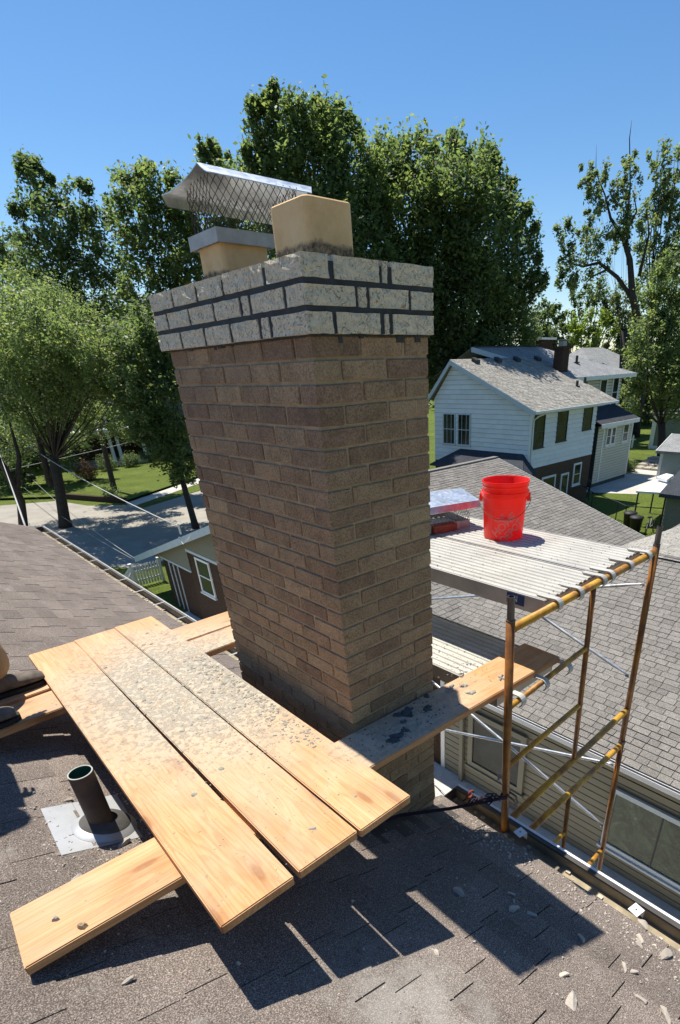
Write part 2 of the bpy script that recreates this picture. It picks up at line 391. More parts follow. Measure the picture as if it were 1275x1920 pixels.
M['khaki'] = simple('khaki_trousers', (.30,.215,.125), .9, var=.25, scale=12, bump=.4, bscale=200, bd=.002, rand=0)
M['boot'] = simple('dusty_grey_boot', (.14,.115,.095), .85, var=.5, scale=22, bump=.4, bscale=90, bd=.003, rand=0)
M['lace'] = simple('dark_lace', (.03,.026,.024), .8, var=.2, rand=0)
M['sole'] = simple('dark_sole', (.03,.026,.022), .85, var=.3, rand=0)
M['shirt'] = simple('grey_work_shirt', (.16,.17,.19), .9, var=.15, bump=.2, rand=0)
M['skin'] = simple('skin', (.50,.29,.20), .6, var=.08, bump=.05, rand=0)
M['hair'] = simple('brown_hair', (.05,.03,.02), .7, var=.2, rand=0)
M['strap'] = simple('dark_plum_strap', (.022,.012,.024), .7, var=.3, rand=0)
M['strap_red'] = simple('rusty_red_hook', (.25,.05,.03), .6, .3, var=.3, rand=0)
M['cable'] = simple('pale_grey_cable', (.50,.50,.49), .6, var=.15, bump=0, rand=.3)
M['bluetape'] = simple('dark_blue_sticker', (.012,.035,.12), .5, var=.3, rand=0)
M['ac'] = simple('dark_metal_housing', (.035,.04,.045), .6, var=.2, rand=.3)
M['red_bounce'] = simple('painted_red_bounce', (.33,.075,.045), .9, var=.3, scale=30, bump=.5, rand=0)  # red bounce from the bucket, painted as the colour of a block
M['block'] = simple('pale_masonry_block', (.42,.38,.30), .9, var=.3, scale=30, bump=.4, rand=0)

M['joint_shade'] = simple('painted_joint_shade', (.012,.011,.010), .95, rand=0)  # near-black roof deck, paints the shade into the shingle joints
M['wallcore'] = simple('painted_shadow_behind_siding', (.07,.07,.065), .9, rand=0)  # dark core paints lap shadow and dirt lines between the siding boards

# ================================================================== GROUND
def sheet(name, pts, z, mat):
    me = bpy.data.meshes.new(name); me.from_pydata([(x, y, z) for x, y in pts], [], [tuple(range(len(pts)))]); me.update()
    if me.polygons[0].normal.z < 0: me.flip_normals()
    me.materials.append(mat); o = bpy.data.objects.new(name, me); COL.objects.link(o); o['kind'] = 'structure'; return o
sheet('ground', [(-600,-600),(900,-600),(900,900),(-600,900)], G, M['grass'])
sheet('walkway', [(-.6,-14),(6.9,-14),(6.9,20.5),(-.6,20.5)], G+.012, M['walk'])
sheet('street', [(-60,47.5),(4,49.5),(7.4,45.6),(6.6,36.5),(9.5,31.5),(13.2,32.5),(24,44.2),(60,78),(110,120),(118,112),(66,72),(30,36),(13,28.5),(7.2,28.5),(4.6,33),(2,38),(-60,36)], G+.012, M['road'])
sheet('lit_street_apron', [(5,55.5),(9.5,52.9),(10.6,48.4),(13.0,45.6),(13.3,43.6),(19.3,46.5),(24.5,45.5),(13.2,32.4),(9.4,31.4),(6.5,36.6),(7.3,45.6),(3.9,49.6)], G+.016, M['road'])
sheet('front_lawn', [(10.2,53.6),(11.9,49.4),(13.1,46.8),(21.9,52.8),(40,70),(40,90),(5,90),(6,58)], G+.20, M['grass'])
sheet('pavement', [(12.7,44.7),(20.7,49.9),(38,67),(38,70),(21.9,52.7),(13.0,46.75)], G+.024, M['conc'])
sheet('verge', [(13.3,43.8),(19.4,46.7),(40,66),(38,67),(20.8,49.7),(13.3,44.7)], G+.028, M['grass'])
sheet('patio', [(37.6,19.9),(39.4,16.1),(46.2,17.1),(51.6,19.3),(49.7,21.0),(52,28.5),(38.0,28.5)], G+.016, M['conc'])

# ================================================================== TILE ROOFS
def slab_mesh(name, mat, t=.007, b=.002):
    m = MB(); m.hexa([(0,0,-.002),(1,0,-.002),(1,1,-.003),(0,1,-.003),(0,0,1*t),(1,0,1*t),(1,1,b),(0,1,b)])
    me = m.mesh(name); me.materials.append(mat); return me
def tile_roof(parent, O, eu, ev, U, Vl, expo, wmin, wmax, me, mat_i, inside=None, keep=300, gap=.004, hmul=1.0, name='shingle', seed=1):
    rg = random.Random(seed); O = Vector(O); eu = Vector(eu).normalized(); ev = Vector(ev).normalized(); en = eu.cross(ev)
    if en.z < 0: en = -en
    cells = []; row = 0; v = 0.0
    while v < Vl:
        u = -rg.random()*wmax
        while u < U:
            wd = rg.uniform(wmin, wmax); a, b = max(u, 0), min(u+wd, U); u += wd
            if b-a < .03: continue
            c = O + eu*((a+b)/2) + ev*(v+expo/2)
            if inside and not inside(c): continue
            cells.append(((c-CAMP).length, a+gap/2, b-gap/2-(gap*.9 if (c-CAMP).length > 4 else 0), v, rg.uniform(.75, 1.25)*hmul))
        v += expo; row += 1
    cells.sort(); rest = MB()
    for i, (d, a, b, v, h) in enumerate(cells):
        p = O + eu*a + ev*v + en*.001; L = expo*1.03
        if i < keep:
            mt = Matrix(((eu.x*(b-a), ev.x*L, en.x*h, p.x), (eu.y*(b-a), ev.y*L, en.y*h, p.y), (eu.z*(b-a), ev.z*L, en.z*h, p.z), (0,0,0,1)))
            inst(name, me, mt, parent)
        else:
            t0, t1 = .009*h, .004*h
            q = [p, p+eu*(b-a), p+eu*(b-a)+ev*L, p+ev*L]
            rest.add([q[0]-en*.002, q[1]-en*.002, q[0]+en*t0, q[1]+en*t0, q[2]+en*t1, q[3]+en*t1], [(0,1,3,2), (2,3,4,5), (0,2,5), (1,4,3)])
    if rest.v: rest.obj(name + '_field', mat_i, parent, kind='stuff')
    return len(cells)

# ================================================================== OUR HOUSE
RZ, RS = -2.139, 0.3996                     # roof plane z = RZ - RS x
def rz(x): return RZ - RS*x
XE = 0.645; XR = -5.6; Y0R, Y1R = -5.5, 10.25
house = thing('house', 'house under our feet with the brown shingled roof, brown brick chimney side and white gutter', 'house', (-2.5, 2.4, G))
deckm = MB()
def rslab(m, x0, x1, y0, y1, t=.05):
    m.hexa([(x0,y0,rz(x0)-t),(x1,y0,rz(x1)-t),(x1,y1,rz(x1)-t),(x0,y1,rz(x0)-t),(x0,y0,rz(x0)),(x1,y0,rz(x1)),(x1,y1,rz(x1)),(x0,y1,rz(x0))])
rslab(deckm, XR, XE, Y0R, -.015); rslab(deckm, XR, -.02, -.015, 1.10); rslab(deckm, XR, XE, 1.10, Y1R)
zr = rz(XR)
deckm.hexa([(2*XR-XE,Y0R,rz(XE)-.05),(XR,Y0R,zr-.05),(XR,Y1R,zr-.05),(2*XR-XE,Y1R,rz(XE)-.05),(2*XR-XE,Y0R,rz(XE)),(XR,Y0R,zr),(XR,Y1R,zr),(2*XR-XE,Y1R,rz(XE))])
roof = deckm.obj('roof', M['joint_shade'], house)
sl = math.hypot(1, RS)
me_sh = slab_mesh('shingle', M['shingle'], .009, .005)
EX = .140
def inroof(c):
    if -.02 < c.x and -.02 < c.y < 1.10: return False
    return True
tile_roof(roof, (XE, Y0R, rz(XE)), (0,1,0), (-1/sl,0,RS/sl), Y1R-Y0R, (XE-XR)*sl, EX, .26, .36, me_sh, M['shingle_i'], inroof, 300, .005, 1.0, seed=3)
wl = MB()
wl.box(-11.4, .42, Y0R+.3, Y1R-.3, G, -2.5)
gab = [(-11.4, -2.5), (.42, -2.5), (XR, zr-.08)]
wl.prism([(x, Y0R+.3, z) for x, z in gab], (0, .02, 0)); wl.prism([(x, Y1R-.32, z) for x, z in gab], (0, .02, 0))
wl.obj('wall', M['siding_t'], house)
def gutter(y0, y1):
    zt = rz(XE) - .012; xo = XE + .018; xw = xo + .125
    g = MB()
    g.box(xo, xw, y0, y1, zt-.105, zt-.09); g.box(xo-.006, xo, y0, y1, zt-.105, zt+.0); g.box(xw, xw+.006, y0, y1, zt-.105, zt-.012)
    go = g.obj('gutter', M['gutter_in'], house)
    l = MB(); l.box(xw-.016, xw+.010, y0, y1, zt-.011, zt+.002); l.obj('gutter_lip', M['gutter_lip'], go)
    l = MB(); l.box(xw+.0105, xw+.026, y0, y1, zt-.055, zt+.004); l.box(xw+.007, xw+.03, y0, y1, zt-.11, zt-.056)
    l.obj('gutter_face', M['white_metal' if y0 < 0 else 'gutter_grey'], go)
    e = MB(); e.box(xo-.006, xw+.03, y1, y1+.004, zt-.108, zt-.002); e.obj('end_cap', M['gutter_lip'], go)
    y = y0 + .35
    while y < y1 and y0 > 0:
        s_ = MB(); s_.box(xo-.03, xw+.012, y, y+.022, zt+.0025, zt+.0065); s_.obj('gutter_strap', M['gutter_grey'], go); y += .62
    d = MB(); rg = random.Random(5)
    for _ in range(int((y1-y0)*40)):
        x, y = rg.uniform(xo+.01, xw-.02), rg.uniform(y0, y1); r = rg.uniform(.003, .012)
        d.box(x-r, x+r, y-r, y+r*rg.uniform(.5, 2), zt-.09, zt-.09+r)
    d.obj('gutter_debris', M['rubble'], go, kind='stuff')
gutter(Y0R, .06); gutter(1.2, Y1R)
f = MB(); f.box(XE-.03, XE-.005, Y0R, -.02, rz(XE)-.19, rz(XE)-.055); f.box(XE-.03, XE-.005, 1.11, Y1R, rz(XE)-.19, rz(XE)-.055)
f.obj('fascia', M['trim'], house)
m = MB(); m.box(-.03, .75, Y1R+.001, Y1R+.03, -2.5, -2.32)
# step flashing where the roof meets the chimney
fl = MB()
fl.hexa([(-.032,-.16,rz(-.03)+.004),(.64,-.16,rz(.64)+.004),(.64,-.012,rz(.64)+.004),(-.032,-.012,rz(-.03)+.004),(-.032,-.16,rz(-.03)+.009),(.64,-.16,rz(.64)+.009),(.64,-.012,rz(.64)+.009),(-.032,-.012,rz(-.03)+.009)])
fl.obj('chimney_flashing', M['gutter_lip'], roof)

# ================================================================== CHIMNEY
W1, W2, CP = .527, 1.075, .0677
chim = thing('brick_chimney', 'tall brown brick chimney with a cream rock-face brick crown, rising between the planks', 'chimney', (.26, .53, G))
m = MB(); m.box(.006, W1-.006, .006, W2-.006, G, -.006)
m.obj('mortar_core', M['mortar'], chim)
def bevel_box(name, mat, bev=.004):
    bm = bmesh.new(); bmesh.ops.create_cube(bm, size=1.0)
    me = bpy.data.meshes.new(name); bm.to_mesh(me); bm.free(); me.materials.append(mat); return me
def brick_mesh(name, mat, lx, ly, lz, seed, jit=.0022):
    rg = random.Random(seed); bm = bmesh.new(); bmesh.ops.create_cube(bm, size=1.0)
    for v in bm.verts: v.co = Vector((v.co.x*lx, v.co.y*ly, v.co.z*lz))
    bmesh.ops.bevel(bm, geom=bm.edges[:], offset=.0035, segments=1, affect='EDGES')
    for v in bm.verts: v.co += Vector((rg.uniform(-1,1)*.0008, rg.uniform(-1,1)*.0008, rg.uniform(-1,1)*jit*.6))
    me = bpy.data.meshes.new(name); bm.to_mesh(me); bm.free(); me.materials.append(mat); return me
_bc = {}
def brick(x0, x1, y0, y1, z0, z1):
    deeper = rnd.random() < (.62 if z1 > -.30 else .42 if z1 > -.62 else .14)
    key = (round(x1-x0, 3), round(y1-y0, 3), rnd.randrange(3), deeper)
    if key not in _bc: _bc[key] = brick_mesh('brick', M['brick_deep' if deeper else 'brick'], x1-x0, y1-y0, z1-z0, len(_bc))
    mt = Matrix.Translation(((x0+x1)/2 + rnd.uniform(-.0016, .0016), (y0+y1)/2 + rnd.uniform(-.0016, .0016), (z0+z1)/2 + rnd.uniform(-.001, .001))) @ Matrix.Rotation(rnd.uniform(-.006, .006), 4, 'Z') @ Matrix.Rotation(rnd.uniform(-.004,.004), 4, 'X')
    return inst('brick', _bc[key], mt, chim)
J = .0095; BW = .095
back = MB()
nrow = 0
for k in range(0, 34):
    z1 = -k*CP - J*.5; z0 = -(k+1)*CP + J*.5
    odd = k % 2 == 0
    # right-hand face (y = 0)
    segs = [(0, .1935), (.203, .3965), (.406, W1)] if odd else [(0, .105), (.1145, .308), (.3175, W1)]
    vis_r = True
    for (a, b) in segs:
        yb = (BW if odd else .2) if a == 0 else BW
        if b == W1: yb = .2 if odd else BW
        brick(a, b, 0, yb, z0, z1)
    # left-hand face (x = 0)
    y = (BW if odd else .2) + J; first = True
    while y < W2 - .02:
        e = y + .1935
        if W2 - e < .06: e = W2
        e = min(e, W2)
        if k < 24: brick(0, BW if e < W2 else .15, y, e, z0, z1)
        else: back.box(0, BW, y, e, z0, z1)
        y = e + J
    # the two far faces, never seen one by one
    y = .21 if odd else BW + J
    while y < W2 - .02:
        e = min(y + .1935, W2); e = W2 if W2 - e < .05 else e
        back.box(W1-BW, W1, y, e, z0, z1); y = e + J
    x = .16
    while x < W1 - BW - .03:
        e = min(x + .1935, W1-BW-J); back.box(x, e, W2-BW, W2, z0, z1); x = e + J
back.obj('hidden_side_bricks', M['brick'], chim, kind='stuff')
# patch of fresh mortar on the first course and at its far corner
m = MB(); m.box(-.004, W1+.004, -.004, W2+.004, -.0062, -.0005)
rg = random.Random(4)
for _ in range(9):
    t = rg.random(); s_ = rg.uniform(.012, .05)
    if t < .5: x = rg.uniform(0, W1-.03); m.box(x, x+s_, -.003, .004, -.006-rg.uniform(.003, .02), -.004)
    else: y = rg.uniform(0, W2-.03); m.box(-.003, .004, y, y+s_, -.006-rg.uniform(.003, .014), -.004)
m.obj('fresh_mortar_bed', M['wet_mortar'], chim)
# crown: three corbelled courses of rock-face brick
CO = .022
cx0, cx1, cy0, cy1 = -CO, W1+.006, -CO, W2+.036
m = MB(); m.box(cx0+.0035, cx1-.0035, cy0+.0035, cy1-.0035, .0005, .186); m.obj('crown_mortar', M['wet_mortar'], chim)
# top wash
m = MB(); ccx, ccy = (cx0+cx1)/2, (cy0+cy1)/2
n0 = [(cx0+.01, cy0+.01, .1865), (cx1-.01, cy0+.01, .1865), (cx1-.01, cy1-.01, .1865), (cx0+.01, cy1-.01, .1865)]
n1 = [(cx0+.13, cy0+.14, .224), (cx1-.13, cy0+.14, .224), (cx1-.13, cy1-.14, .224), (cx0+.13, cy1-.14, .224)]
m.hexa(n0 + n1); m.obj('mortar_wash', M['wet_mortar'], chim)
def rock_brick(x0, x1, y0, y1, z0, z1, faces, rough=True):
    bm = bmesh.new(); bmesh.ops.create_cube(bm, size=1.0)
    nx = max(1, int((x1-x0)/.02)); ny = max(1, int((y1-y0)/.02))
    for v in bm.verts: v.co = Vector(((x0+x1)/2 + v.co.x*(x1-x0), (y0+y1)/2 + v.co.y*(y1-y0), (z0+z1)/2 + v.co.z*(z1-z0)))
    bmesh.ops.subdivide_edges(bm, edges=bm.edges[:], cuts=4, use_grid_fill=True)
    for v in bm.verts:
        q = v.co
        k = .0022
        edge = 0
        if 'y' in faces and abs(q.y-y0) < 1e-5: q.y += rnd.uniform(-k, k*.9)
        if 'x' in faces and abs(q.x-x0) < 1e-5: q.x += rnd.uniform(-k, k*.9)
        q.z += rnd.uniform(-.0011, .0011)
        q.x += rnd.uniform(-.001, .001); q.y += rnd.uniform(-.001, .001)
    me = bpy.data.meshes.new('crown_brick'); bm.to_mesh(me); bm.free(); me.materials.append(M['crown'])
    o = bpy.data.objects.new('crown_brick', me); COL.objects.link(o); attach(o, chim); return o
ZC = [(.142, .200), (.073, .126), (.0, .057)]
RF = [[.097, -.022, .182, -.014, .022, -.022, .195], [.195, -.012, .034, -.015, .175, -.014, .112], [.097, -.017, .182, -.02, .020, -.02, .2]]
LF = [[.200, -.02, .075, -.004, .180, -.018, .19, -.018, .195, -.018, .23], [.098, -.018, .195, -.019, .042, -.021, .18, -.018, .19, -.018, .19, -.018, .16], [.200, -.021, .045, -.022, .185, -.019, .19, -.019, .195, -.019, .23]]
for (z0, z1), rf, lf in zip(ZC, RF, LF):
    a = cx0; first = True
    for L in rf:
        if L < 0: a -= L; continue
        b = min(a + L, cx1)
        if cx1 - b < .03: b = cx1
        if first:
            ll = lf[0]; rock_brick(a, b, cy0, cy0+ll, z0, z1, 'xy', True); first = False
        else: rock_brick(a, b, cy0, cy0+.09, z0, z1, 'y')
        a = b
        if a >= cx1: break
    a = cy0 + lf[0]
    for L in lf[1:]:
        if L < 0: a -= L; continue
        b = min(a + L, cy1); b = cy1 if cy1 - b < .03 else b
        rock_brick(cx0, cx0+.09, a, b, z0, z1, 'x'); a = b
        if a >= cy1: break
    bk = MB(); y = cy0+.1
    while y < cy1 - .03: e = min(y+.19, cy1); bk.box(cx1-.06, cx1, y, e, z0, z1); y = e+.014
    x = cx0+.1
    while x < cx1 - .07: e = min(x+.19, cx1-.07); bk.box(x, e, cy1-.09, cy1, z0, z1); x = e+.014
    bk.obj('hidden_crown_bricks', M['crown'], chim, kind='stuff')
def flue(x0, x1, y0, y1, z0, z1, t=.028, r=.03):
    def ring(x0, x1, y0, y1, r, z, n=5):
        out = []
        for cx, cy, a0 in ((x1-r, y1-r, 0), (x0+r, y1-r, 90), (x0+r, y0+r, 180), (x1-r, y0+r, 270)):
            for i in range(n+1):
                a = rad(a0 + 90*i/n); out.append((cx+math.cos(a)*r, cy+math.sin(a)*r, z))
        return out
    m = MB(); o0 = ring(x0, x1, y0, y1, r, z0); o1 = ring(x0, x1, y0, y1, r, z1-.004); o2 = ring(x0+.004, x1-.004, y0+.004, y1-.004, r, z1)
    i2 = ring(x0+t, x1-t, y0+t, y1-t, r*.6, z1); i0 = ring(x0+t, x1-t, y0+t, y1-t, r*.6, z0)
    n = len(o0); m.add(o0+o1+o2+i2+i0, [(j*n+i, j*n+(i+1) % n, (j+1)*n+(i+1) % n, (j+1)*n+i) for j in range(4) for i in range(n)])
    o = m.obj('flue_liner', M['flue'], chim, smooth=False); return o
flue(.140, .332, .150, .365, .16, .378, r=.022)
flue(.158, .372, .755, .955, .16, .350, r=.022)

# cap on the rear flue
def expanded_mesh(m, p0, p1, h0, h1, cell=.028, rr=.0011, lean=None):
    """diamond mesh between the ground points p0 and p1, from height h0 to h1"""
    p0, p1 = Vector(p0), Vector(p1); L = (p1-p0).length; e = (p1-p0)/L
    nx = max(2, int(round(L/cell))); nz = max(2, int(round((h1-h0)/(cell*1.35))))
    dz = (h1-h0)/nz
    P = lambda i, j: p0 + e*(L*(i)/nx) + Vector((0, 0, h0 + dz*j))
    for j in range(nz):
        for i in range(nx):
            a, b, c_ = P(i, j), P(i+1, j), P(i+.5, j+.5); d, f_ = P(i, j+1), P(i+1, j+1)
            for q in (a, b, d, f_):
                m.tube([q, c_], rr, 4, False)
cap = thing('chimney_cap', 'galvanized chimney cap with bent peaked hood and wire mesh on the rear clay flue', 'chimney cap', (.26, .86, .35))
m = MB(); x0, x1, y0, y1 = .138, .392, .735, .975
for a in ((x0, x1, y0, y0+.004), (x0, x1, y1-.004, y1), (x0, x0+.004, y0+.004, y1-.004), (x1-.004, x1, y0+.004, y1-.004)): m.box(*a, .343, .388)
m.box(x0+.004, x1-.004, y0+.004, y0+.03, .351, .356); m.obj('collar', M['galv_dull'], cap)
m = MB()
for a, b in (((.150,.745,0),(.52,.72,0)), ((.52,.72,0),(.54,.95,0)), ((.54,.95,0),(.16,.965,0)), ((.16,.965,0),(.150,.745,0))): expanded_mesh(m, a, b, .388, .545, .03, .0013)
m.obj('mesh_screen', M['wire'], cap)
m = MB()
nl = [(.108,.655,.520),(.540,.650,.516)]; rl = [(.150,.815,.583),(.668,.820,.582)]; fr = [(.085,1.02,.520),(.62,1.03,.515)]
t = Vector((0,0,.003))
def sheetq(m, a, b, c_, d, sag=0, t=Vector((0,0,.003))):
    a, b, c_, d = map(Vector, (a, b, c_, d)); n = 6; k = len(m.v); vs = []
    for i in range(n+1):
        s_ = i/n; z = -sag*4*s_*(1-s_)
        vs += [a.lerp(d, s_) + Vector((0,0,z)), b.lerp(c_, s_) + Vector((0,0,z))]
    vs2 = [v + t for v in vs]; N_ = len(vs)
    fs = [(2*i, 2*i+2, 2*i+3, 2*i+1) for i in range(n)] + [(N_+2*i, N_+2*i+1, N_+2*i+3, N_+2*i+2) for i in range(n)]
    fs += [(2*i, N_+2*i, N_+2*i+2, 2*i+2) for i in range(n)] + [(2*i+1, 2*i+3, N_+2*i+3, N_+2*i+1) for i in range(n)] + [(0, 1, N_+1, N_), (2*n, N_+2*n, N_+2*n+1, 2*n+1)]
    m.add(vs2 and (vs + vs2), fs)
sheetq(m, nl[0], nl[1], rl[1], rl[0], .006); sheetq(m, rl[0], rl[1], fr[1], fr[0], .014)
hd = m.obj('hood', M['galv'], cap)
m = MB(); sheetq(m, (fr[0][0], fr[0][1]+.002, fr[0][2]), (fr[1][0], fr[1][1]+.002, fr[1][2]), (fr[1][0]+.005, fr[1][1]+.012, fr[1][2]-.03), (fr[0][0]+.02, fr[0][1]+.012, fr[0][2]-.03)); m.obj('hood_hem', M['galv'], hd)

# ================================================================== PLANKS
def plank(L, Wd, T, loc, rz_=0, ry=0, label='', group=None, cat='plank'):
    me = bpy.data.meshes.new('plank'); bm = bmesh.new(); bmesh.ops.create_cube(bm, size=1)
    for v in bm.verts: v.co = Vector((v.co.x*L, v.co.y*Wd, v.co.z*T))
    bmesh.ops.bevel(bm, geom=bm.edges[:], offset=.004, segments=2, affect='EDGES')
    bm.to_mesh(me); bm.free(); me.materials.append(M['wood'])
    o = bpy.data.objects.new('plank', me); COL.objects.link(o); o.location = loc; o.rotation_euler = (0, ry, rz_)
    return tag(o, label, cat, group)
ZP = -1.495; gp = 'pine planks of the work platform'
plank(2.48, .250, .038, (-.7595, .735, ZP-.019), rad(89.3), 0, 'outer platform plank, farthest from the chimney, next to the vent pipe', gp)
plank(2.49, .242, .038, (-.5035, .742, ZP-.019), rad(89.85), 0, 'middle plank of the three side by side on the work platform', gp)
plank(2.51, .244, .038, (-.2545, .745, ZP-.019), rad(90.0), 0, 'platform plank beside the chimney, smeared most with grey mortar', gp)
gs = 'pine planks laid under the platform'
plank(2.60, .246, .038, (-.045, -.118, ZP-.0575), rad(-2.2), 0, 'long plank under the platform front, from bare roof to scaffold past the chimney', gs)
plank(1.55, .235, .038, (-.44, 1.385, ZP-.0575), rad(1.5), 0, 'nearer of two boards under the back of the platform, the one with the boot shadow', gs)
plank(1.78, .235, .038, (-.45, 1.645, ZP-.0575), rad(0.5), 0, 'farther of two boards under the back of the platform, the one the boot stands on', gs)
# mortar crusts on the platform
def blob(m, x, y, z, r, h, rg):
    n = 8; vs = [(x, y, z+h)]
    ph = rg.random()*6
    rr = [r*rg.uniform(.55, 1.2) for _ in range(n)]; ax = rg.uniform(.5, 1); th = rg.random()*3.14
    for s_, hh in ((.6, h*.75), (1, -.0005)):
        for i in range(n):
            a = 2*math.pi*i/n; px, py = math.cos(a)*rr[i]*s_, math.sin(a)*rr[i]*s_*ax
            vs.append((x+px*math.cos(th)-py*math.sin(th), y+px*math.sin(th)+py*math.cos(th), z+hh*rg.uniform(.8, 1.2) if s_ < 1 else z-.0005))
    m.add(vs, [(0, 1+i, 1+(i+1) % n) for i in range(n)] + [(1+i, 1+n+i, 1+n+(i+1) % n, 1+(i+1) % n) for i in range(n)])
rg = random.Random(11); m = MB()
for _ in range(1000):
    x = rg.gauss(-.3, .2); y = rg.gauss(.72, .5)
    if not (-.88 < x < -.16) or not (-.4 < y < 1.9): continue
    if rg.random() > 1.1 - abs(x+.22)*1.3: continue
    r = rg.uniform(.002, .007) if rg.random() < .86 else rg.uniform(.007, .017)
    blob(m, x, y, ZP, r, r*.28, rg)
for _ in range(380):
    x = rg.gauss(-.19, .035); y = rg.uniform(.0, 1.2)
    if x > -.152: continue
    r = rg.uniform(.003, .012); blob(m, x, y, ZP, r, r*.35, rg)
for _ in range(160):
    x = rg.uniform(-.88, -.16); y = rg.uniform(-.48, 1.95); blob(m, x, y, ZP, rg.uniform(.0015, .004), .0015, rg)
o = m.obj('mortar_crumbs', M['mortar_dry']); tag(o, 'grey dried mortar crumbs scattered over the three platform planks', 'mortar'); o['kind'] = 'stuff'
m = MB(); zs = ZP - .0385
for x, y, r, h in ((.09,-.175,.032,.008),(.13,-.165,.034,.01),(.17,-.16,.022,.008),(.21,-.10,.018,.01),(.27,-.06,.03,.012),(.30,-.05,.028,.01),(.28,-.09,.016,.01),(.36,-.11,.024,.01),(.38,-.10,.018,.009),(.45,-.03,.02,.01),(.23,-.045,.024,.009)):
    for q in range(4): blob(m, x+rg.uniform(-.012,.012), y+rg.uniform(-.01,.01), zs, r*rg.uniform(.5,1), h, rg)
for _ in range(70): blob(m, rg.uniform(-.08, .5), rg.uniform(-.22, -.02), zs, rg.uniform(.002, .007), .003, rg)
o = m.obj('wet_mortar_splats', M['mortar_wet2']); tag(o, 'dark wet mortar splats on the shaded plank against the chimney', 'mortar'); o['kind'] = 'stuff'
m = MB()
for x, y, r, h in ((.60,-.07,.028,.012),(.64,-.10,.024,.012),(.72,-.02,.018,.01),(.62,-.18,.03,.01),(.56,-.07,.016,.01),(.84,.02,.01,.006)):
    for q in range(4): blob(m, x+rg.uniform(-.015,.015), y+rg.uniform(-.012,.012), zs, r*rg.uniform(.4,1), h, rg)
for _ in range(60): blob(m, rg.uniform(.5, .95), rg.uniform(-.2, .06), zs, rg.uniform(.002, .006), .003, rg)
o = m.obj('mortar_lumps', M['mortar_dry']); tag(o, 'grey mortar lumps drying on the sunlit plank near the scaffold leg', 'mortar'); o['kind'] = 'stuff'
for x, y, r, lab in ((-1.24, -.08, .014, 'small stone on the lower end of the long plank, nearer its back edge'), (-1.19, -.165, .017, 'rusty stone lump on the lower end of the long plank, nearer its front edge')):
    m = MB(); blob(m, x, y, zs, r, r*.9, rg); tag(m.obj('stone', M['rubble'] if y > -.1 else M['brick']), lab, 'stone')

# ================================================================== VENT PIPE
vent = thing('vent_pipe', 'dark brown plumbing vent pipe with green inside, standing on a pale square flashing', 'vent pipe', (-1.0, .48, rz(-1.0)))
def onroof(x, y, h=0): return Vector((x, y, rz(x) + h))
m = MB(); q = [(-1.158,.355),(-.885,.350),(-.872,.715),(-1.150,.705)]
m.hexa([onroof(x, y, .008) for x, y in q] + [onroof(x, y, .0115) for x, y in q]); m.obj('flashing', M['lead'], vent)
pc = Vector((-.985, .485, 0)); zb = rz(-.985)
m = MB(); rn = Vector((RS, 0, 1)).normalized()
def tilt_ring(r, h, n=32):
    u = Vector((1, 0, -RS)).normalized(); v_ = Vector((0, 1, 0)); c = Vector((pc.x, pc.y, zb)) + rn*h
    return [c + u*math.cos(2*math.pi*i/n)*r + v_*math.sin(2*math.pi*i/n)*r for i in range(n)]
def loft(m, rings):
    n = len(rings[0]); vs = [p for r in rings for p in r]
    m.add(vs, [(i*n+j, i*n+(j+1) % n, (i+1)*n+(j+1) % n, (i+1)*n+j) for i in range(len(rings)-1) for j in range(n)])
loft(m, [tilt_ring(.122, .0116), tilt_ring(.112, .022), tilt_ring(.092, .034)]); m.obj('flashing_dome', M['lead'], vent, smooth=True)
m = MB(); loft(m, [tilt_ring(.097, .030), tilt_ring(.094, .036), tilt_ring(.05, .052), tilt_ring(.044, .055)]); m.obj('rubber_collar', M['rubber'], vent, smooth=True)
m = MB(); m.lathe((pc.x, pc.y, 0), [(.0455, zb-.05), (.0455, -1.442)], 32); m.obj('pipe', M['pipe'], vent, smooth=True)
m = MB(); m.lathe((pc.x, pc.y, 0), [(.0455, -1.4419), (.0445, -1.440), (.041, -1.440), (.0405, -1.4419)], 32); m.obj('rim', M['pipe_rim'], vent, smooth=True)
m = MB(); m.lathe((pc.x, pc.y, 0), [(.0405, -1.442), (.0405, -1.70), (.001, -1.70)], 32); m.obj('pipe_inside', M['pipe_in'], vent, smooth=True)

# ================================================================== ROOF RUBBLE
def chunk_mesh(name, seed, mat):
    rg = random.Random(seed); bm = bmesh.new(); bmesh.ops.create_icosphere(bm, subdivisions=2, radius=1)
    cl = [(Vector((rg.gauss(0,1), rg.gauss(0,1), rg.gauss(0,1))).normalized(), rg.uniform(.35, .8)) for _ in range(9)]
    for v in bm.verts:
        for n_, d_c in cl:
            k_ = v.co.dot(n_) - d_c
            if k_ > 0: v.co -= n_*k_
        v.co *= rg.uniform(.94, 1.06); v.co.z = max(v.co.z, -.35)*.6
    me = bpy.data.meshes.new(name); bm.to_mesh(me); bm.free(); me.materials.append(mat); return me
chunks = [chunk_mesh('mortar_chunk', i, M['rubble']) for i in range(5)]
def chunk(x, y, r, i, lab, el=1.5):
    mt = Matrix.Translation(onroof(x, y, .011 + r*.15)) @ Matrix.Rotation(rnd.uniform(0, 6.28), 4, 'Z') @ Matrix.Diagonal((r*el*.85, r*.85, r*.8, 1))
    o = inst('mortar_chunk', chunks[i % 5], mt, None); tag(o, lab, 'rubble', 'mortar chips lying on the shingles'); return o
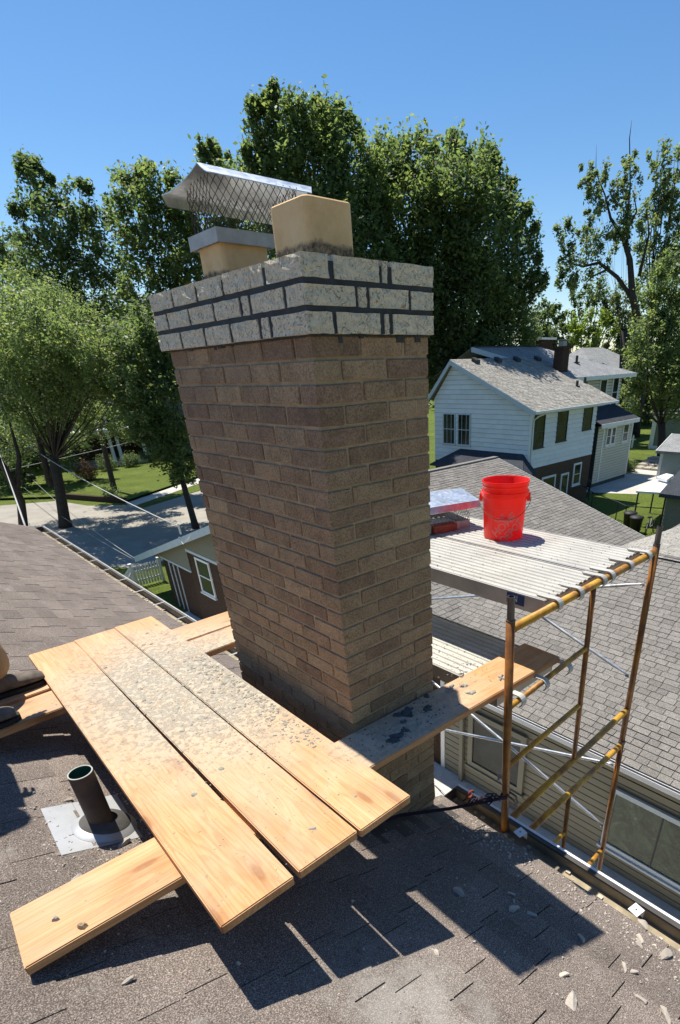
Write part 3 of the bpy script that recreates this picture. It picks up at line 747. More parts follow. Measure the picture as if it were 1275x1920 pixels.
for i, (x, y, r, lab) in enumerate((
    (-.03,-1.21,.034,'largest pale bone-shaped mortar chip at the front edge of the roof'), (.23,-1.46,.030,'pale mortar chip nearest the lower right corner of the photo'),
    (.655,-1.20,.036,'white chip right under the gutter bracket by the roof edge'), (.56,-1.23,.020,'upper of two small chips below the white gutter bracket'),
    (.515,-1.245,.020,'lower of two small chips below the white gutter bracket'), (.56,-1.34,.032,'jagged pale chip at the roof edge right of the gutter bracket'),
    (.32,-1.26,.022,'left one of a pair of chips between the big chimney shadow and the gutter'), (.33,-1.295,.017,'right one of a pair of chips between the big chimney shadow and the gutter'),
    (.22,-1.37,.020,'round chip below the pair of chips on the sunlit lower roof'), (.06,-1.125,.017,'small chip just under the tip of the chimney shadow'),
    (.06,-.59,.027,'large grey chip inside the chimney shadow, nearest the planks'), (.27,-.73,.019,'upper grey chip in the middle of the chimney shadow'),
    (.19,-.80,.026,'wide grey chip in the middle of the chimney shadow'), (.24,-.86,.017,'flat grey chip right of the wide one in the chimney shadow'),
    (.31,-1.07,.019,'grey chip near the far tip of the chimney shadow'), (-.28,-.775,.014,'chip beside the end of the second plank shadow'),
    (-1.15,-.33,.016,'square white chip on the sunlit roof in front of the long plank'), (-1.16,.165,.040,'broad flat chip hugging the back edge of the long plank'),
    (-.955,.335,.026,'flat chip at the lower edge of the vent flashing'), (-.98,.735,.022,'chip at the upper edge of the vent flashing, nearest the pipe'),
    (-1.05,.735,.020,'chip at the upper edge of the vent flashing, left of the pipe'))):
    chunk(x, y, r, i, lab, rnd.uniform(1.2, 1.9))
rg = random.Random(21); m = MB()
def inshadowfree(x, y): return not (-.03 < x < .56 and -.03 < y < 1.1)
for _ in range(2600):
    x = rg.uniform(-1.5, .64); y = rg.uniform(-1.9, 1.1)
    if not inshadowfree(x, y): continue
    if rg.random() > (.30 + .6*max(0, min(1, (x+.2)/.7))): continue
    r = rg.uniform(.0018, .005) if rg.random() < .9 else rg.uniform(.005, .011)
    blob(m, x, y, rz(x) + .009, r, r*.8, rg)
for _ in range(500):
    x = rg.uniform(.45, .635); y = rg.uniform(-1.7, -.1); r = rg.uniform(.002, .009); blob(m, x, y, rz(x)+.009, r, r*.8, rg)
for _ in range(200):
    x = rg.uniform(-1.2, -.85); y = rg.uniform(.18, .85); r = rg.uniform(.002, .009); blob(m, x, y, rz(x)+.009, r, r*.8, rg)
o = m.obj('mortar_grit', M['rubble']); tag(o, 'pale mortar grit sprinkled over the brown shingles round the chimney', 'rubble'); o['kind'] = 'stuff'
# gutter bracket
br = thing('gutter_bracket', 'loose white metal gutter bracket standing at the roof edge in the sun', 'bracket', (.675, -1.16, rz(.66)))
m = MB(); c = Vector((.675, -1.165, rz(.645)+.012)); m.obox(c, (.055,-.012,.004), (.012,.05,0), (0,0,.004)); m.obox(c+V(.055,-.012,.004), (.012,.05,0), (.004,0,-.05), (-.004,0,0)); m.obj('plate', M['white_metal'], br)
m = MB(); m.lathe(c+V(.033,.02,.006), [(.004,0),(.004,.004),(.0005,.004)], 8); m.obj('screw', M['steel_dark'], br)
br2 = copy_thing(br, (0.02, .68, 0), 'white metal gutter bracket at the roof edge inside the chimney shadow')

# ================================================================== SCAFFOLD
LEAN = .055
YF, YB = -.33, 1.83
XL, XRt = .695, 2.20
def lx_(x, z): return x + LEAN*(-1.1 - z)
scaf = thing('scaffold', 'yellow tube scaffold with galvanized cross braces standing in the gap between the two houses', 'scaffold', (1.9, .75, G))
def frame(zt, yf, label, top=False):
    P = lambda x, z: Vector((lx_(x, z), yf, z))
    r = .0215
    zb = zt - 1.53
    m = MB(); m.tube([P(XL+.02, zt), P(XRt-.02, zt+.005)], .0215, 12); root = m.obj('frame', M['yellow'], scaf, smooth=True)   # the frame's top bar carries the rest
    for x in (XL, XRt):
        m = MB(); m.tube([P(x, zt+.045), P(x, zb)], r, 12); lg = m.obj('leg', M['rusty'], root, smooth=False)
        for p in lg.data.polygons: p.use_smooth = len(p.vertices) == 4
        lg = root
        if top:
            m = MB(); m.tube([P(x, zt+.045), P(x, zt+.165)], .0175, 12, False); m.tube([P(x, zt+.165), P(x, zt+.06)], .0145, 12, False); m.lathe(P(x, zt+.165), [(.0175,0),(.0145,0)], 12)
            m.obj('coupling_pin', M['steel_dark'], lg)
            m = MB(); m.tube([P(x, zt+.046), P(x, zt+.052)], .0225, 12); m.obj('coupling_collar', M['steel_dark'], lg)
        else:
            m = MB(); m.tube([P(x, zt+.047), P(x, zt+.016)], .0255, 12); m.tube([P(x, zt+.03)+V(.03,0,0), P(x, zt+.03)-V(.03,0,0)], .006, 6); m.obj('coupling_collar', M['steel_dark'], lg)
    def bar(x0, z0, x1, z1, rr, name):
        m = MB(); a, b = P(x0, z0), P(x1, z1); m.tube([a, b], rr, 12); o = m.obj(name, M['rusty' if name == 'middle_post' else 'yellow'], root, smooth=True); return o
    bar(XL+.02, zt-1.29, XRt-.02, zt-1.215, .0215, 'bottom_bar')
    xm = 1.445
    bar(xm, zt-.02, xm+.005, zt-1.235, .0155, 'middle_post')
    bar(XL+.02, zt-.445, xm-.015, zt-.39, .0155, 'rung')
    bar(XL+.02, zt-.84, xm-.015, zt-.80, .0155, 'rung')
    for x, zz in ((XL, zt-.28), (XRt, zt-.23), (XRt, zt-.94), (XL, zt-.94)):   # brace studs
        m = MB(); m.tube([P(x, zz)+V(0,.018,0), P(x, zz)+V(0,.06,0)], .006, 6); m.tube([P(x, zz)+V(-.01,.045,-.014), P(x, zz)+V(.01,.045,.014)], .007, 6); m.obj('brace_stud', M['galv_dull'], root)
    return root
ZT = [-1.16, -2.72, -4.28, -5.84, -7.39]
names = ['topmost', 'second from the top', 'third from the top', 'fourth from the top', 'lowest']
for i, z in enumerate(ZT):
    frame(z, YF, 'front yellow scaffold frame, %s, nearest the gutter' % names[i], i == 0)
    frame(z, YB, 'rear yellow scaffold frame, %s, behind the chimney' % names[i], i == 0)
def brace(x, za, zb, zc, zd, label):
    for z0, z1, nm in ((za, zb, 0), (zc, zd, 1)):
        a = Vector((lx_(x, z0)-.0, YF+.035, z0)); b = Vector((lx_(x, z1), YB-.035, z1)); e = (b-a).normalized()
        m = MB(); m.tube([a, a+e*.05, a+e*.12, b-e*.12, b-e*.05, b], [.007, .008, .0135, .0135, .008, .007], 8); m.obj('cross_brace', M['galv'], scaf, smooth=True)
for i, z in enumerate(ZT):
    brace(XRt, z-.22, z-.90, z-.93, z-.24, 'crossed grey braces on the far-right side of the scaffold, %s bay' % names[i])
    if i > 0: brace(XL, z-.25, z-.95, z-.95, z-.25, 'crossed grey braces on the house side of the scaffold, %s bay' % names[i])
for x, y in ((XL, YF), (XRt, YF), (XL, YB), (XRt, YB)):
    m = MB(); m.box(lx_(x, G)-.08, lx_(x, G)+.08, y-.08, y+.08, G+.013, G+.02); m.tube([(lx_(x, G), y, G+.02), (lx_(x, G), y, G+.06)], .02, 8)
    m.obj('base_plate', M['steel_dark'], scaf)

def deck(x0, x1, zt, y0, y1, label, hooks, sticker=False):
    root = thing('scaffold_deck', label, 'scaffold plank', ((x0+x1)/2, (y0+y1)/2, zt-.08), 'aluminium scaffold decks')
    m = MB(); n = 11; wv = (x1-x0-.02)/n
    prof = []
    for i in range(n):                       # corrugated top
        a = x0+.01+i*wv
        prof += [(a, zt-.0075), (a+wv*.10, zt), (a+wv*.60, zt), (a+wv*.70, zt-.0075)]
    prof.append((x1-.01, zt-.0075))
    k = len(prof); vs = [(x, y0, z) for x, z in prof] + [(x, y1, z) for x, z in prof] + [(x, y0, z-.004) for x, z in prof] + [(x, y1, z-.004) for x, z in prof]
    m.add(vs, [(i, i+1, k+i+1, k+i) for i in range(k-1)] + [(2*k+i, 3*k+i, 3*k+i+1, 2*k+i+1) for i in range(k-1)] + [(i, 2*k+i, 2*k+i+1, i+1) for i in range(k-1)] + [(k+i, k+i+1, 3*k+i+1, 3*k+i) for i in range(k-1)])
    m.obj('ribbed_top', M['alu'], root)
    m = MB()
    for a, b in ((x0, x0+.0095), (x1-.0095, x1)): m.box(a, b, y0, y1, zt-.085, zt-.002)
    m.box(x0+.0096, x1-.0096, y0+.001, y0+.012, zt-.085, zt-.0165); m.box(x0+.0096, x1-.0096, y1-.012, y1-.001, zt-.085, zt-.0165)
    m.obj('side_rail', M['alu_side'], root)
    for hx in hooks:
        for yy, sg, yb in ((y0, -1, YF), (y1, 1, YB)):
            h = MB(); cx = hx; zc = zt - .022
            w2 = .018
            pts = [(yy+sg*-.06, zt+.004), (yy+sg*.0, zt+.004)]
            for a in range(100, -61, -20): pts.append((yb + sg*math.cos(rad(a))*.029, zc + math.sin(rad(a))*.029))
            k = len(pts); vs = []
            for (yy2, zz2) in pts:
                vs += [(cx-w2, yy2, zz2), (cx+w2, yy2, zz2)]
            vi = []
            for j, (yy2, zz2) in enumerate(pts):
                a = pts[max(j-1, 0)]; b = pts[min(j+1, k-1)]; tx, tz = b[0]-a[0], b[1]-a[1]; L = math.hypot(tx, tz) or 1
                ny, nz = -tz/L*.006*sg, tx/L*.006*sg
                if j < 2: ny, nz = 0, .006
                vi += [(cx-w2, yy2+ny, zz2+nz), (cx+w2, yy2+ny, zz2+nz)]
            n_ = 2*k
            fs = [(2*j, 2*j+1, 2*j+3, 2*j+2) for j in range(k-1)] + [(n_+2*j, n_+2*j+2, n_+2*j+3, n_+2*j+1) for j in range(k-1)] + [(2*j, 2*j+2, n_+2*j+2, n_+2*j) for j in range(k-1)] + [(2*j+1, n_+2*j+1, n_+2*j+3, 2*j+3) for j in range(k-1)] + [(0, n_, n_+1, 1), (n_-2, n_-1, 2*n_-1, 2*n_-2)]
            h.add(vs + vi, fs); h.obj('hook', M['alu'], root)
    if sticker:
        s_ = MB(); s_.box(x0-.0016, x0-.0002, -.17, -.06, zt-.066, zt-.008); st = s_.obj('sticker', M['bluetape'], root)
        s_ = MB()
        for a, b in (((-.10,-.018),(-.10,-.05)), ((-.10,-.018),(-.125,-.05)), ((-.125,-.018),(-.125,-.05))):
            p, q = Vector((x0-.002, a[0], zt+a[1])), Vector((x0-.002, b[0], zt+b[1])); s_.tube([p, q], .0016, 4)
        s_.obj('sticker_marks', M['trim_bg'], st)
    return root
ZD = -1.133
deck(1.035, 1.560, ZD, -.285, YB-.045, 'upper scaffold deck on the house side, a blue sticker on its edge', (1.075, 1.275, 1.515), True)
deck(1.572, 2.110, ZD, -.275, YB-.045, 'upper scaffold deck on the neighbour side, carrying the red bucket', (1.61, 1.83, 2.065))
ZL = -1.577
deck(.765, 1.285, ZL, -.23, YB-.045, 'lower scaffold deck under the end of the long plank', (.815, 1.03, 1.26))
# mortar dust on the decks
rg = random.Random(31); m = MB()
for _ in range(420): blob(m, rg.uniform(1.05, 2.08), rg.uniform(-.25, 1.0), ZD, rg.uniform(.0015, .006), .0025, rg)
for _ in range(260): blob(m, rg.uniform(.78, 1.2), rg.uniform(-.05, .7), ZL, rg.uniform(.002, .007), .003, rg)
o = m.obj('deck_crumbs', M['mortar_dry']); tag(o, 'grey mortar crumbs scattered over the aluminium scaffold decks', 'mortar'); o['kind'] = 'stuff'

# ================================================================== BUCKET
BX, BY, BZ = 1.835, .575, ZD + .0008
bk = thing('bucket', 'bright red plastic bucket with wire handle and faded diagonal print, on the scaffold deck', 'bucket', (BX, BY, BZ))
H = .372; r0, r1 = .131, .149
def rb(z): return r0 + (r1-r0)*z/H
m = MB()
prof = [(.001, .006), (r0-.006, .006), (r0-.002, .0), (r0, .004), (rb(.20), .20), (rb(.272), .272), (rb(.275)+.004, .275), (rb(.285)+.012, .277), (rb(.285)+.0125, .305), (rb(.305)+.003, .307), (rb(.318), .318), (rb(.33), .332), (rb(.33)+.004, .334), (rb(.34)+.0045, .342), (rb(.345)+.001, .344), (rb(.36)+.001, .357), (r1+.006, .360), (r1+.0075, .366), (r1+.006, .372), (r1-.001, .372), (r1-.004, .367), (rb(.02)-.004, .012), (.001, .010)]
m.lathe((BX, BY, BZ), prof, 56); body = m.obj('body', M['red'], bk, smooth=True)
es = body.modifiers.new('e', 'EDGE_SPLIT'); es.split_angle = rad(38)
hd = Vector((math.cos(rad(-25)), math.sin(rad(-25)), 0))      # ears left and right as seen
vd = Vector((BX, BY, 0)) - Vector((CAMP.x, CAMP.y, 0)); vd.normalize(); hd = Vector((vd.y, -vd.x, 0))
for sg in (-1, 1):
    c = Vector((BX, BY, BZ+.268)) + hd*sg*(rb(.27)+.012)
    m = MB(); t = Vector((-hd.y, hd.x, 0)); m.obox(c - t*.022 - V(0,0,.03) - hd*.012, t*.044, hd*.022, (0,0,.05)); m.obj('handle_ear', M['red'], bk, bevel=.004)
pts = []
for i in range(17):
    a = math.pi*i/16; s_ = math.cos(a)
    drop = math.sin(a)
    c = Vector((BX, BY, BZ+.262)) + hd*(-s_)*(r1+.022) - vd*drop*(r1+.012) - V(0,0,1)*drop**1.15*.118
    pts.append(c)
m = MB(); m.tube(pts, .0021, 6); hdl = m.obj('wire_handle', M['wire'], bk, smooth=True)
m = MB(); m.tube([pts[7], pts[8], pts[9]], .0075, 10); m.obj('grip', M['red_print'], hdl, smooth=True)
def on_bucket(th, z, off=.0012):
    r = rb(z) + off; a0 = math.atan2(-vd.y, -vd.x)
    a = a0 + th; return Vector((BX + math.cos(a)*r, BY + math.sin(a)*r, BZ + z))
def text_mesh(txt, size):
    cu = bpy.data.curves.new('t', 'FONT'); cu.body = txt; cu.size = size; cu.align_x = 'CENTER'; cu.align_y = 'CENTER'; cu.resolution_u = 3; cu.extrude = 0; cu.offset = size*.042
    o = bpy.data.objects.new('t', cu); COL.objects.link(o); dg = bpy.context.evaluated_depsgraph_get()
    me = bpy.data.meshes.new_from_object(o.evaluated_get(dg)); COL.objects.unlink(o); bpy.data.objects.remove(o); return me
def print_text(txt, size, cu, cz, rot, sx=1.0):
    me = text_mesh(txt, size); bm = bmesh.new(); bm.from_mesh(me)
    bmesh.ops.triangulate(bm, faces=bm.faces[:]); bmesh.ops.subdivide_edges(bm, edges=[e for e in bm.edges if e.calc_length() > .012], cuts=2)
    bmesh.ops.triangulate(bm, faces=bm.faces[:])
    for v in bm.verts:
        x, y = v.co.x*sx, v.co.y; u = cu + x*math.cos(rot) - y*math.sin(rot); z = cz + x*math.sin(rot) + y*math.cos(rot)
        v.co = on_bucket(u/rb(z), z)
    me.clear_geometry(); bm.to_mesh(me); bm.free(); me.materials.append(M['red_print'])
    o = bpy.data.objects.new('lettering', me); COL.objects.link(o); attach(o, bk)
UC = .018
print_text('THE', .040, UC-.042, .148, rad(45), 1.0)
print_text('HOME', .074, UC-.012, .105, rad(45), .9)
print_text('DEPOT', .074, UC+.042, .062, rad(45), .78)
m = MB()
def frame_line(u0, z0, u1, z1):
    n = 14; pts = [on_bucket((u0+(u1-u0)*i/n)/rb(z0+(z1-z0)*i/n), z0+(z1-z0)*i/n, .0008) for i in range(n+1)]
    m.tube(pts, .0009, 4)
for a in ((-.082,.012,-.082,.205), (-.082,.205,.105,.205), (.105,.205,.105,.012), (-.082,.012,.105,.012)): frame_line(*a)
m.obj('print_border', M['red_print'], bk)

# ================================================================== SPARE CAP ON THE DECK
sc = thing('chimney_cap', 'loose galvanized chimney cap with wire mesh, sitting on the scaffold deck beside the red bucket', 'chimney cap', (1.78, 1.17, ZD))
q = [Vector((1.500,1.035,ZD)), Vector((1.885,.915,ZD)), Vector((2.00,1.28,ZD)), Vector((1.615,1.40,ZD))]
cen = sum(q, Vector())/4
m = MB()
for i in range(4):
    a, b = q[i], q[(i+1) % 4]; inn = (cen-(a+b)/2).normalized(); m.obox(a+V(0,0,.0005), b-a, inn*.004, (0,0,.05))
m.obj('collar', M['galv_dull'], sc)
m = MB()
for i in range(4): expanded_mesh(m, q[i], q[(i+1) % 4], .05, .2, .03, .0012)
m.v = [(x, y, z + 0) for x, y, z in m.v]
m.v = [(x, y, z if z < -.5 else z) for x, y, z in m.v]
m.obj('mesh_screen', M['galv_dull'], sc)
hq = [cen + (p-cen)*1.24 + V(0,0,.188) for p in q]
e1 = (hq[1]-hq[0]); rdg = [hq[0].lerp(hq[3], .5) + V(0,0,.05), hq[1].lerp(hq[2], .5) + V(0,0,.045)]
m = MB(); sheetq(m, hq[0], hq[1], rdg[1], rdg[0], .0); sheetq(m, rdg[0], rdg[1], hq[2], hq[3], .0)
hd2 = m.obj('hood', M['galv'], sc)
m = MB()
for a, b in ((hq[0], hq[1]), (hq[2], hq[3])):
    out = ((a+b)/2-cen); out.z = 0; out.normalize(); sheetq(m, a, b, b + out*.015 - V(0,0,.042), a + out*.015 - V(0,0,.042))
sheetq(m, hq[0], hq[0].lerp(hq[3], .98), hq[0].lerp(hq[3], .95) - V(0,0,.04) - e1.normalized()*.012, hq[0].lerp(hq[3], .05) - V(0,0,.04) - e1.normalized()*.012)
m.obj('hood_hem', M['galv'], hd2)
tag((lambda mm: (mm.obox(q[0].lerp(q[1], .16)+V(.005,-.045,.001), (q[1]-q[0]).normalized()*.19, (0,0,.05), (.03,.08,0)), mm.obj('red_bounce_block', M['red_bounce'], None, bevel=.004))[1])(MB()), 'red block standing in for red bounce off the bucket, under the front edge of the loose chimney cap', 'brick')
tag((lambda mm: (mm.obox(q[0]+V(-.015,-.035,.001), (.055,-.02,0), (.02,.055,0), (0,0,.045)), mm.obj('masonry_block', M['block'], None, bevel=.005))[1])(MB()), 'small pale masonry block at the near corner of the loose chimney cap', 'block')

# ================================================================== STRAP
st = thing('ratchet_strap', 'dark strap tied from round the chimney to the near scaffold leg with a tangled knot', 'strap', (.5, -.2, -2.2))
def ribbon(m, pts, wv, t=.002):
    pts = [Vector(p) for p in pts]; k = len(pts); vs = []
    for i, p in enumerate(pts):
        tt = (pts[min(i+1, k-1)]-pts[max(i-1, 0)]).normalized(); s_ = tt.cross(Vector((0,0,1))).normalized(); n = Vector((0,0,1))
        vs += [p + n*wv/2 - s_*t, p - n*wv/2 - s_*t, p - n*wv/2 + s_*t, p + n*wv/2 + s_*t]
    m.add(vs, [(4*i+j, 4*i+(j+1) % 4, 4*i+4+(j+1) % 4, 4*i+4+j) for i in range(k-1) for j in range(4)])
LEGX = lx_(XL, -2.2)
m = MB(); ribbon(m, [(-.06,.3,-2.09),(-.03,.02,-2.10),(.0,-.02,-2.11),(.2,-.06,-2.15),(.45,-.19,-2.19),(LEGX-.02,YF-.026,-2.195),(LEGX+.03,YF-.01,-2.20),(LEGX+.02,YF+.03,-2.21),(LEGX-.03,YF+.01,-2.20)], .022)
m.obj('webbing', M['strap'], st)
m = MB(); rg = random.Random(9)
for s_ in range(5):
    pts = []; p = Vector((.53+s_*.03, -.225-s_*.018, -2.175+rg.uniform(-.01,.01)))
    for i in range(10): pts.append(p + Vector((math.sin(i*1.3+s_)*.035+i*.006, math.cos(i*1.1+s_*2)*.015-i*.004, math.sin(i*.9+s_)*.018)))
    m.tube(pts, .005, 6)
m.tube([(LEGX+.02,YF-.02,-2.19),(LEGX+.08,YF-.02,-2.26),(LEGX+.13,YF,-2.36)], .006, 6); m.tube([(LEGX+.0,YF-.02,-2.20),(LEGX+.06,YF-.02,-2.28),(LEGX+.12,YF,-2.37)], .005, 6)
m.obj('knot', M['strap'], st, smooth=True)
m = MB(); m.tube([(.56+math.cos(a)*.028, -.235, -2.135+math.sin(a)*.02) for a in [x*.6 for x in range(10)]], .007, 6); m.obj('hook', M['strap_red'], st, smooth=True)

# ================================================================== PERSON (foot and trouser leg in view)
per = thing('person', 'person in khaki trousers and dusty lace-up boots on the boards at the left edge', 'person', (-1.18, 1.48, ZP-.0385))
def skin(name, pts, edges, radii, mat, root=0, sub=2):
    me = bpy.data.meshes.new(name); me.from_pydata(pts, edges, []); me.materials.append(mat)
    o = bpy.data.objects.new(name, me); COL.objects.link(o); attach(o, per)
    sm = o.modifiers.new('skin', 'SKIN'); sm.use_smooth_shade = True
    for i, r in enumerate(radii): me.skin_vertices[0].data[i].radius = r if isinstance(r, tuple) else (r, r)
    me.skin_vertices[0].data[root].use_root = True
    ss = o.modifiers.new('sub', 'SUBSURF'); ss.levels = sub; ss.render_levels = sub; return o
zf = ZP - .0385
FA, FB = (-1.08, 1.625), (-1.275, 1.325)          # ankles: far foot, near foot
HX, HY, HZ = -1.30, 1.47, zf + .93
# body: one continuous figure
bp = [(HX,HY,HZ), (HX,HY,HZ+.18), (HX+.02,HY,HZ+.38), (HX+.03,HY,HZ+.50), (HX+.05,HY,HZ+.58), (HX+.07,HY,HZ+.67), (HX+.08,HY,HZ+.78),
      (HX+.02,HY+.20,HZ+.47), (HX+.08,HY+.25,HZ+.20), (HX+.25,HY+.20,HZ+.02), (HX+.32,HY+.18,HZ-.03), (HX+.02,HY-.20,HZ+.47), (HX+.02,HY-.26,HZ+.19), (HX+.10,HY-.25,HZ-.05), (HX+.13,HY-.24,HZ-.12),
      (HX,HY+.09,HZ-.05), (HX+.10,(HY+.09+FA[1])/2,HZ-.45), (FA[0],FA[1],zf+.12), (HX,HY-.09,HZ-.05), (HX+.06,(HY-.09+FB[1])/2,HZ-.45), (FB[0],FB[1],zf+.12)]
be = [(0,1),(1,2),(2,3),(3,4),(4,5),(5,6),(3,7),(7,8),(8,9),(9,10),(3,11),(11,12),(12,13),(13,14),(0,15),(15,16),(16,17),(0,18),(18,19),(19,20)]
br_ = [(.13,.16),(.125,.15),(.14,.17),(.10,.13),.055,(.085,.075),.07,.06,.045,.036,.03,.06,.045,.036,.03,.09,.06,.045,.09,.06,.045]
body = skin('body', bp, be, br_, M['skin'])
skin('shirt', [bp[0],bp[1],bp[2],bp[3],bp[7],bp[8],bp[11],bp[12]], [(0,1),(1,2),(2,3),(3,4),(4,5),(3,6),(6,7)], [(.145,.175),(.14,.165),(.155,.185),(.115,.145),.075,.062,.075,.062], M['shirt'])
skin('trousers', [bp[0],bp[15],bp[16],(FA[0]+.015,FA[1],zf+.27),(FA[0]+.0,FA[1],zf+.085),bp[18],bp[19],(FB[0]-.02,FB[1],zf+.24),(FB[0],FB[1],zf+.115)], [(0,1),(1,2),(2,3),(3,4),(0,5),(5,6),(6,7),(7,8)], [(.15,.18),.115,.105,.103,.112,.115,.10,.10,.105], M['khaki'])
m = MB(); m.lathe((bp[6][0], bp[6][1], bp[6][2]-.02), [(.09,-.01),(.095,.03),(.075,.08),(.04,.105),(.001,.11)], 20); m.obj('hair', M['hair'], per, smooth=True)
for sg in (-1, 1):                                   # five-fingered hands hanging relaxed
    b = Vector(bp[10] if sg > 0 else bp[14])
    for k in range(4):
        L = (.075,.085,.08,.062)[k]; o_ = Vector((.012*(k-1.5)*2, 0, -.02)); m_ = [b, b+o_+V(.01,0,-.05), b+o_+V(.02,-.012*sg,-.05-L*.5), b+o_+V(.02,-.03*sg,-.05-L)]
        skin('finger', m_, [(0,1),(1,2),(2,3)], [.018,.010,.009,.007], M['skin'], 0, 1)
    skin('thumb', [b, b+V(.035,-.01*sg,-.03), b+V(.05,-.02*sg,-.07)], [(0,1),(1,2)], [.018,.011,.009], M['skin'], 0, 1)
def boot(fx, fy, ang):
    d = Vector((math.cos(ang), math.sin(ang), 0)); s_ = Vector((-d.y, d.x, 0))
    prof = [(-.095,.034,.115),(-.085,.042,.13),(-.03,.046,.135),(.02,.049,.122),(.07,.052,.102),(.12,.056,.088),(.165,.056,.082),(.195,.050,.074),(.212,.036,.058)]
    n = 14; rings = []
    for t, hw, hh in prof:
        ring = []
        for j in range(n):
            a = math.pi*2*j/n; cx = math.cos(a); sz = math.sin(a)
            z = .022 + (hh-.022)*(.5+.5*sz) if True else 0
            wv = hw*(abs(cx)**.8)*(1 if cx > 0 else -1)*(1-.25*max(sz, 0))
            ring.append(Vector((fx, fy, zf)) + d*t + s_*wv + V(0,0,z))
        rings.append(ring)
    m = MB(); loft(m, rings); k = len(m.v); m.f.append(tuple(range(n))); m.f.append(tuple(reversed(range(k-n, k))))
    bo = m.obj('boot', M['boot'], per, smooth=True)
    ss = bo.modifiers.new('s', 'SUBSURF'); ss.levels = 1; ss.render_levels = 2
    m = MB(); m.lathe((fx-d.x*.035, fy-d.y*.035, zf), [(.052,.09),(.056,.13),(.056,.165),(.05,.17)], 18); m.obj('boot_shaft', M['boot'], bo, smooth=True)
    out = []
    for t, hw in ((-.10,.03),(-.085,.043),(-.03,.046),(.02,.046),(.08,.053),(.13,.056),(.175,.054),(.205,.043),(.224,.022)): out.append((t, hw))
    pts = [Vector((fx, fy, zf+.0006)) + d*t + s_*hw for t, hw in out] + [Vector((fx, fy, zf+.0006)) + d*t - s_*hw for t, hw in reversed(out)]
    m = MB(); m.prism(pts, (0,0,.024)); m.obj('sole', M['sole'], bo, bevel=.004)
    m = MB()
    for i in range(5):
        t = .0 + i*.024; h = .118 - .009*i - .001*i*i
        m.tube([Vector((fx,fy,zf)) + d*(t+.012) + s_*.034 + V(0,0,h-.012), Vector((fx,fy,zf)) + d*(t+.004) + V(0,0,h+.008), Vector((fx,fy,zf)) + d*t - s_*.034 + V(0,0,h-.012)], .0028, 5)
    for q_ in range(3):
        m.tube([Vector((fx,fy,zf)) + d*(.015+math.sin(a)*.03) + s_*(math.cos(a)*.03*(q_-1) - .01) + V(0,0,.125+.01*math.sin(a*2)) for a in [x*.7 for x in range(9)]], .0024, 5)
    m.obj('laces', M['lace'], bo, smooth=True)
boot(FA[0], FA[1], rad(3)); boot(FB[0], FB[1], rad(-3))

# ================================================================== WALL HELPERS
def clip(poly, axis, val, keep_ge):
    out = []
    for i in range(len(poly)):
        a, b = poly[i], poly[(i+1) % len(poly)]
        ia = (a[axis] >= val) == keep_ge or a[axis] == val; ib = (b[axis] >= val) == keep_ge or b[axis] == val
        if ia: out.append(a)
        if ia != ib:
            t = (val-a[axis])/(b[axis]-a[axis]); out.append((a[0]+(b[0]-a[0])*t, a[1]+(b[1]-a[1])*t))
    return out
def siding(parent, O, eu, n, poly, expo, mat, th=.02, name='siding_board', z0=None, lap=.016):
    O, eu, n = Vector(O), Vector(eu), Vector(n)
    z = min(p[1] for p in poly) if z0 is None else z0; zt = max(p[1] for p in poly)
    while z < zt - 1e-4:
        c = clip(clip(poly, 1, z, True), 1, z+expo-lap, False)
        if len(c) >= 3:
            a = [O + eu*u + V(0,0,w_) for u, w_ in c]
            off = [.004 + th*(1-(w_-z)/expo) for u, w_ in c]
            m = MB(); k = len(a); f_ = [p + n*o for p, o in zip(a, off)]
            m.add(a + f_, [tuple(range(k, 2*k)), tuple(reversed(range(k)))] + [(i, (i+1) % k, k+(i+1) % k, k+i) for i in range(k)])
            bm = bmesh.new(); me = m.mesh(name); bm.from_mesh(me); bmesh.ops.recalc_face_normals(bm, faces=bm.faces[:]); bm.to_mesh(me); bm.free()
            me.materials.append(mat); o = bpy.data.objects.new(name, me); COL.objects.link(o); attach(o, parent)
        z += expo
def window(parent, O, eu, n, u0, u1, z0, z1, fw=.07, mat='trim', out=.05, sash=True, mull=0, glass='glass', sill=True, proud=.03):
    O, eu, n = Vector(O), Vector(eu), Vector(n); k = Vector((0,0,1))
    def bx(m, a, b, c, d, o0, o1): m.obox(O + eu*a + k*c + n*o0, eu*(b-a), k*(d-c), n*(o1-o0))
    m = MB(); bx(m, u0, u0+fw, z0, z1, .001, out); bx(m, u1-fw, u1, z0, z1, .001, out); bx(m, u0+fw, u1-fw, z1-fw, z1, .001, out); bx(m, u0+fw, u1-fw, z0, z0+fw, .001, out)
    f_ = m.obj('window', M[mat], parent)
    m = MB(); bx(m, u0+fw, u1-fw, z0+fw, z1-fw, .001, out-.028); m.obj('pane', M[glass], f_)
    if sash:
        m = MB(); zm = (z0+z1)/2; bx(m, u0+fw, u1-fw, zm-.02, zm+.02, out-.0275, out-.006); m.obj('sash_bar', M[mat], f_)
    for i in range(mull):
        m = MB(); uu = u0 + (u1-u0)*(i+1)/(mull+1); bx(m, uu-.012, uu+.012, z0+fw, z1-fw, out-.0278, out-.015); m.obj('muntin', M['ac' if glass == 'pglass' else mat], f_)
    if sill: m = MB(); bx(m, u0-.05, u1+.05, z0-.05, z0-.001, .001, out+.04); m.obj('sill', M[mat], f_)
    return f_
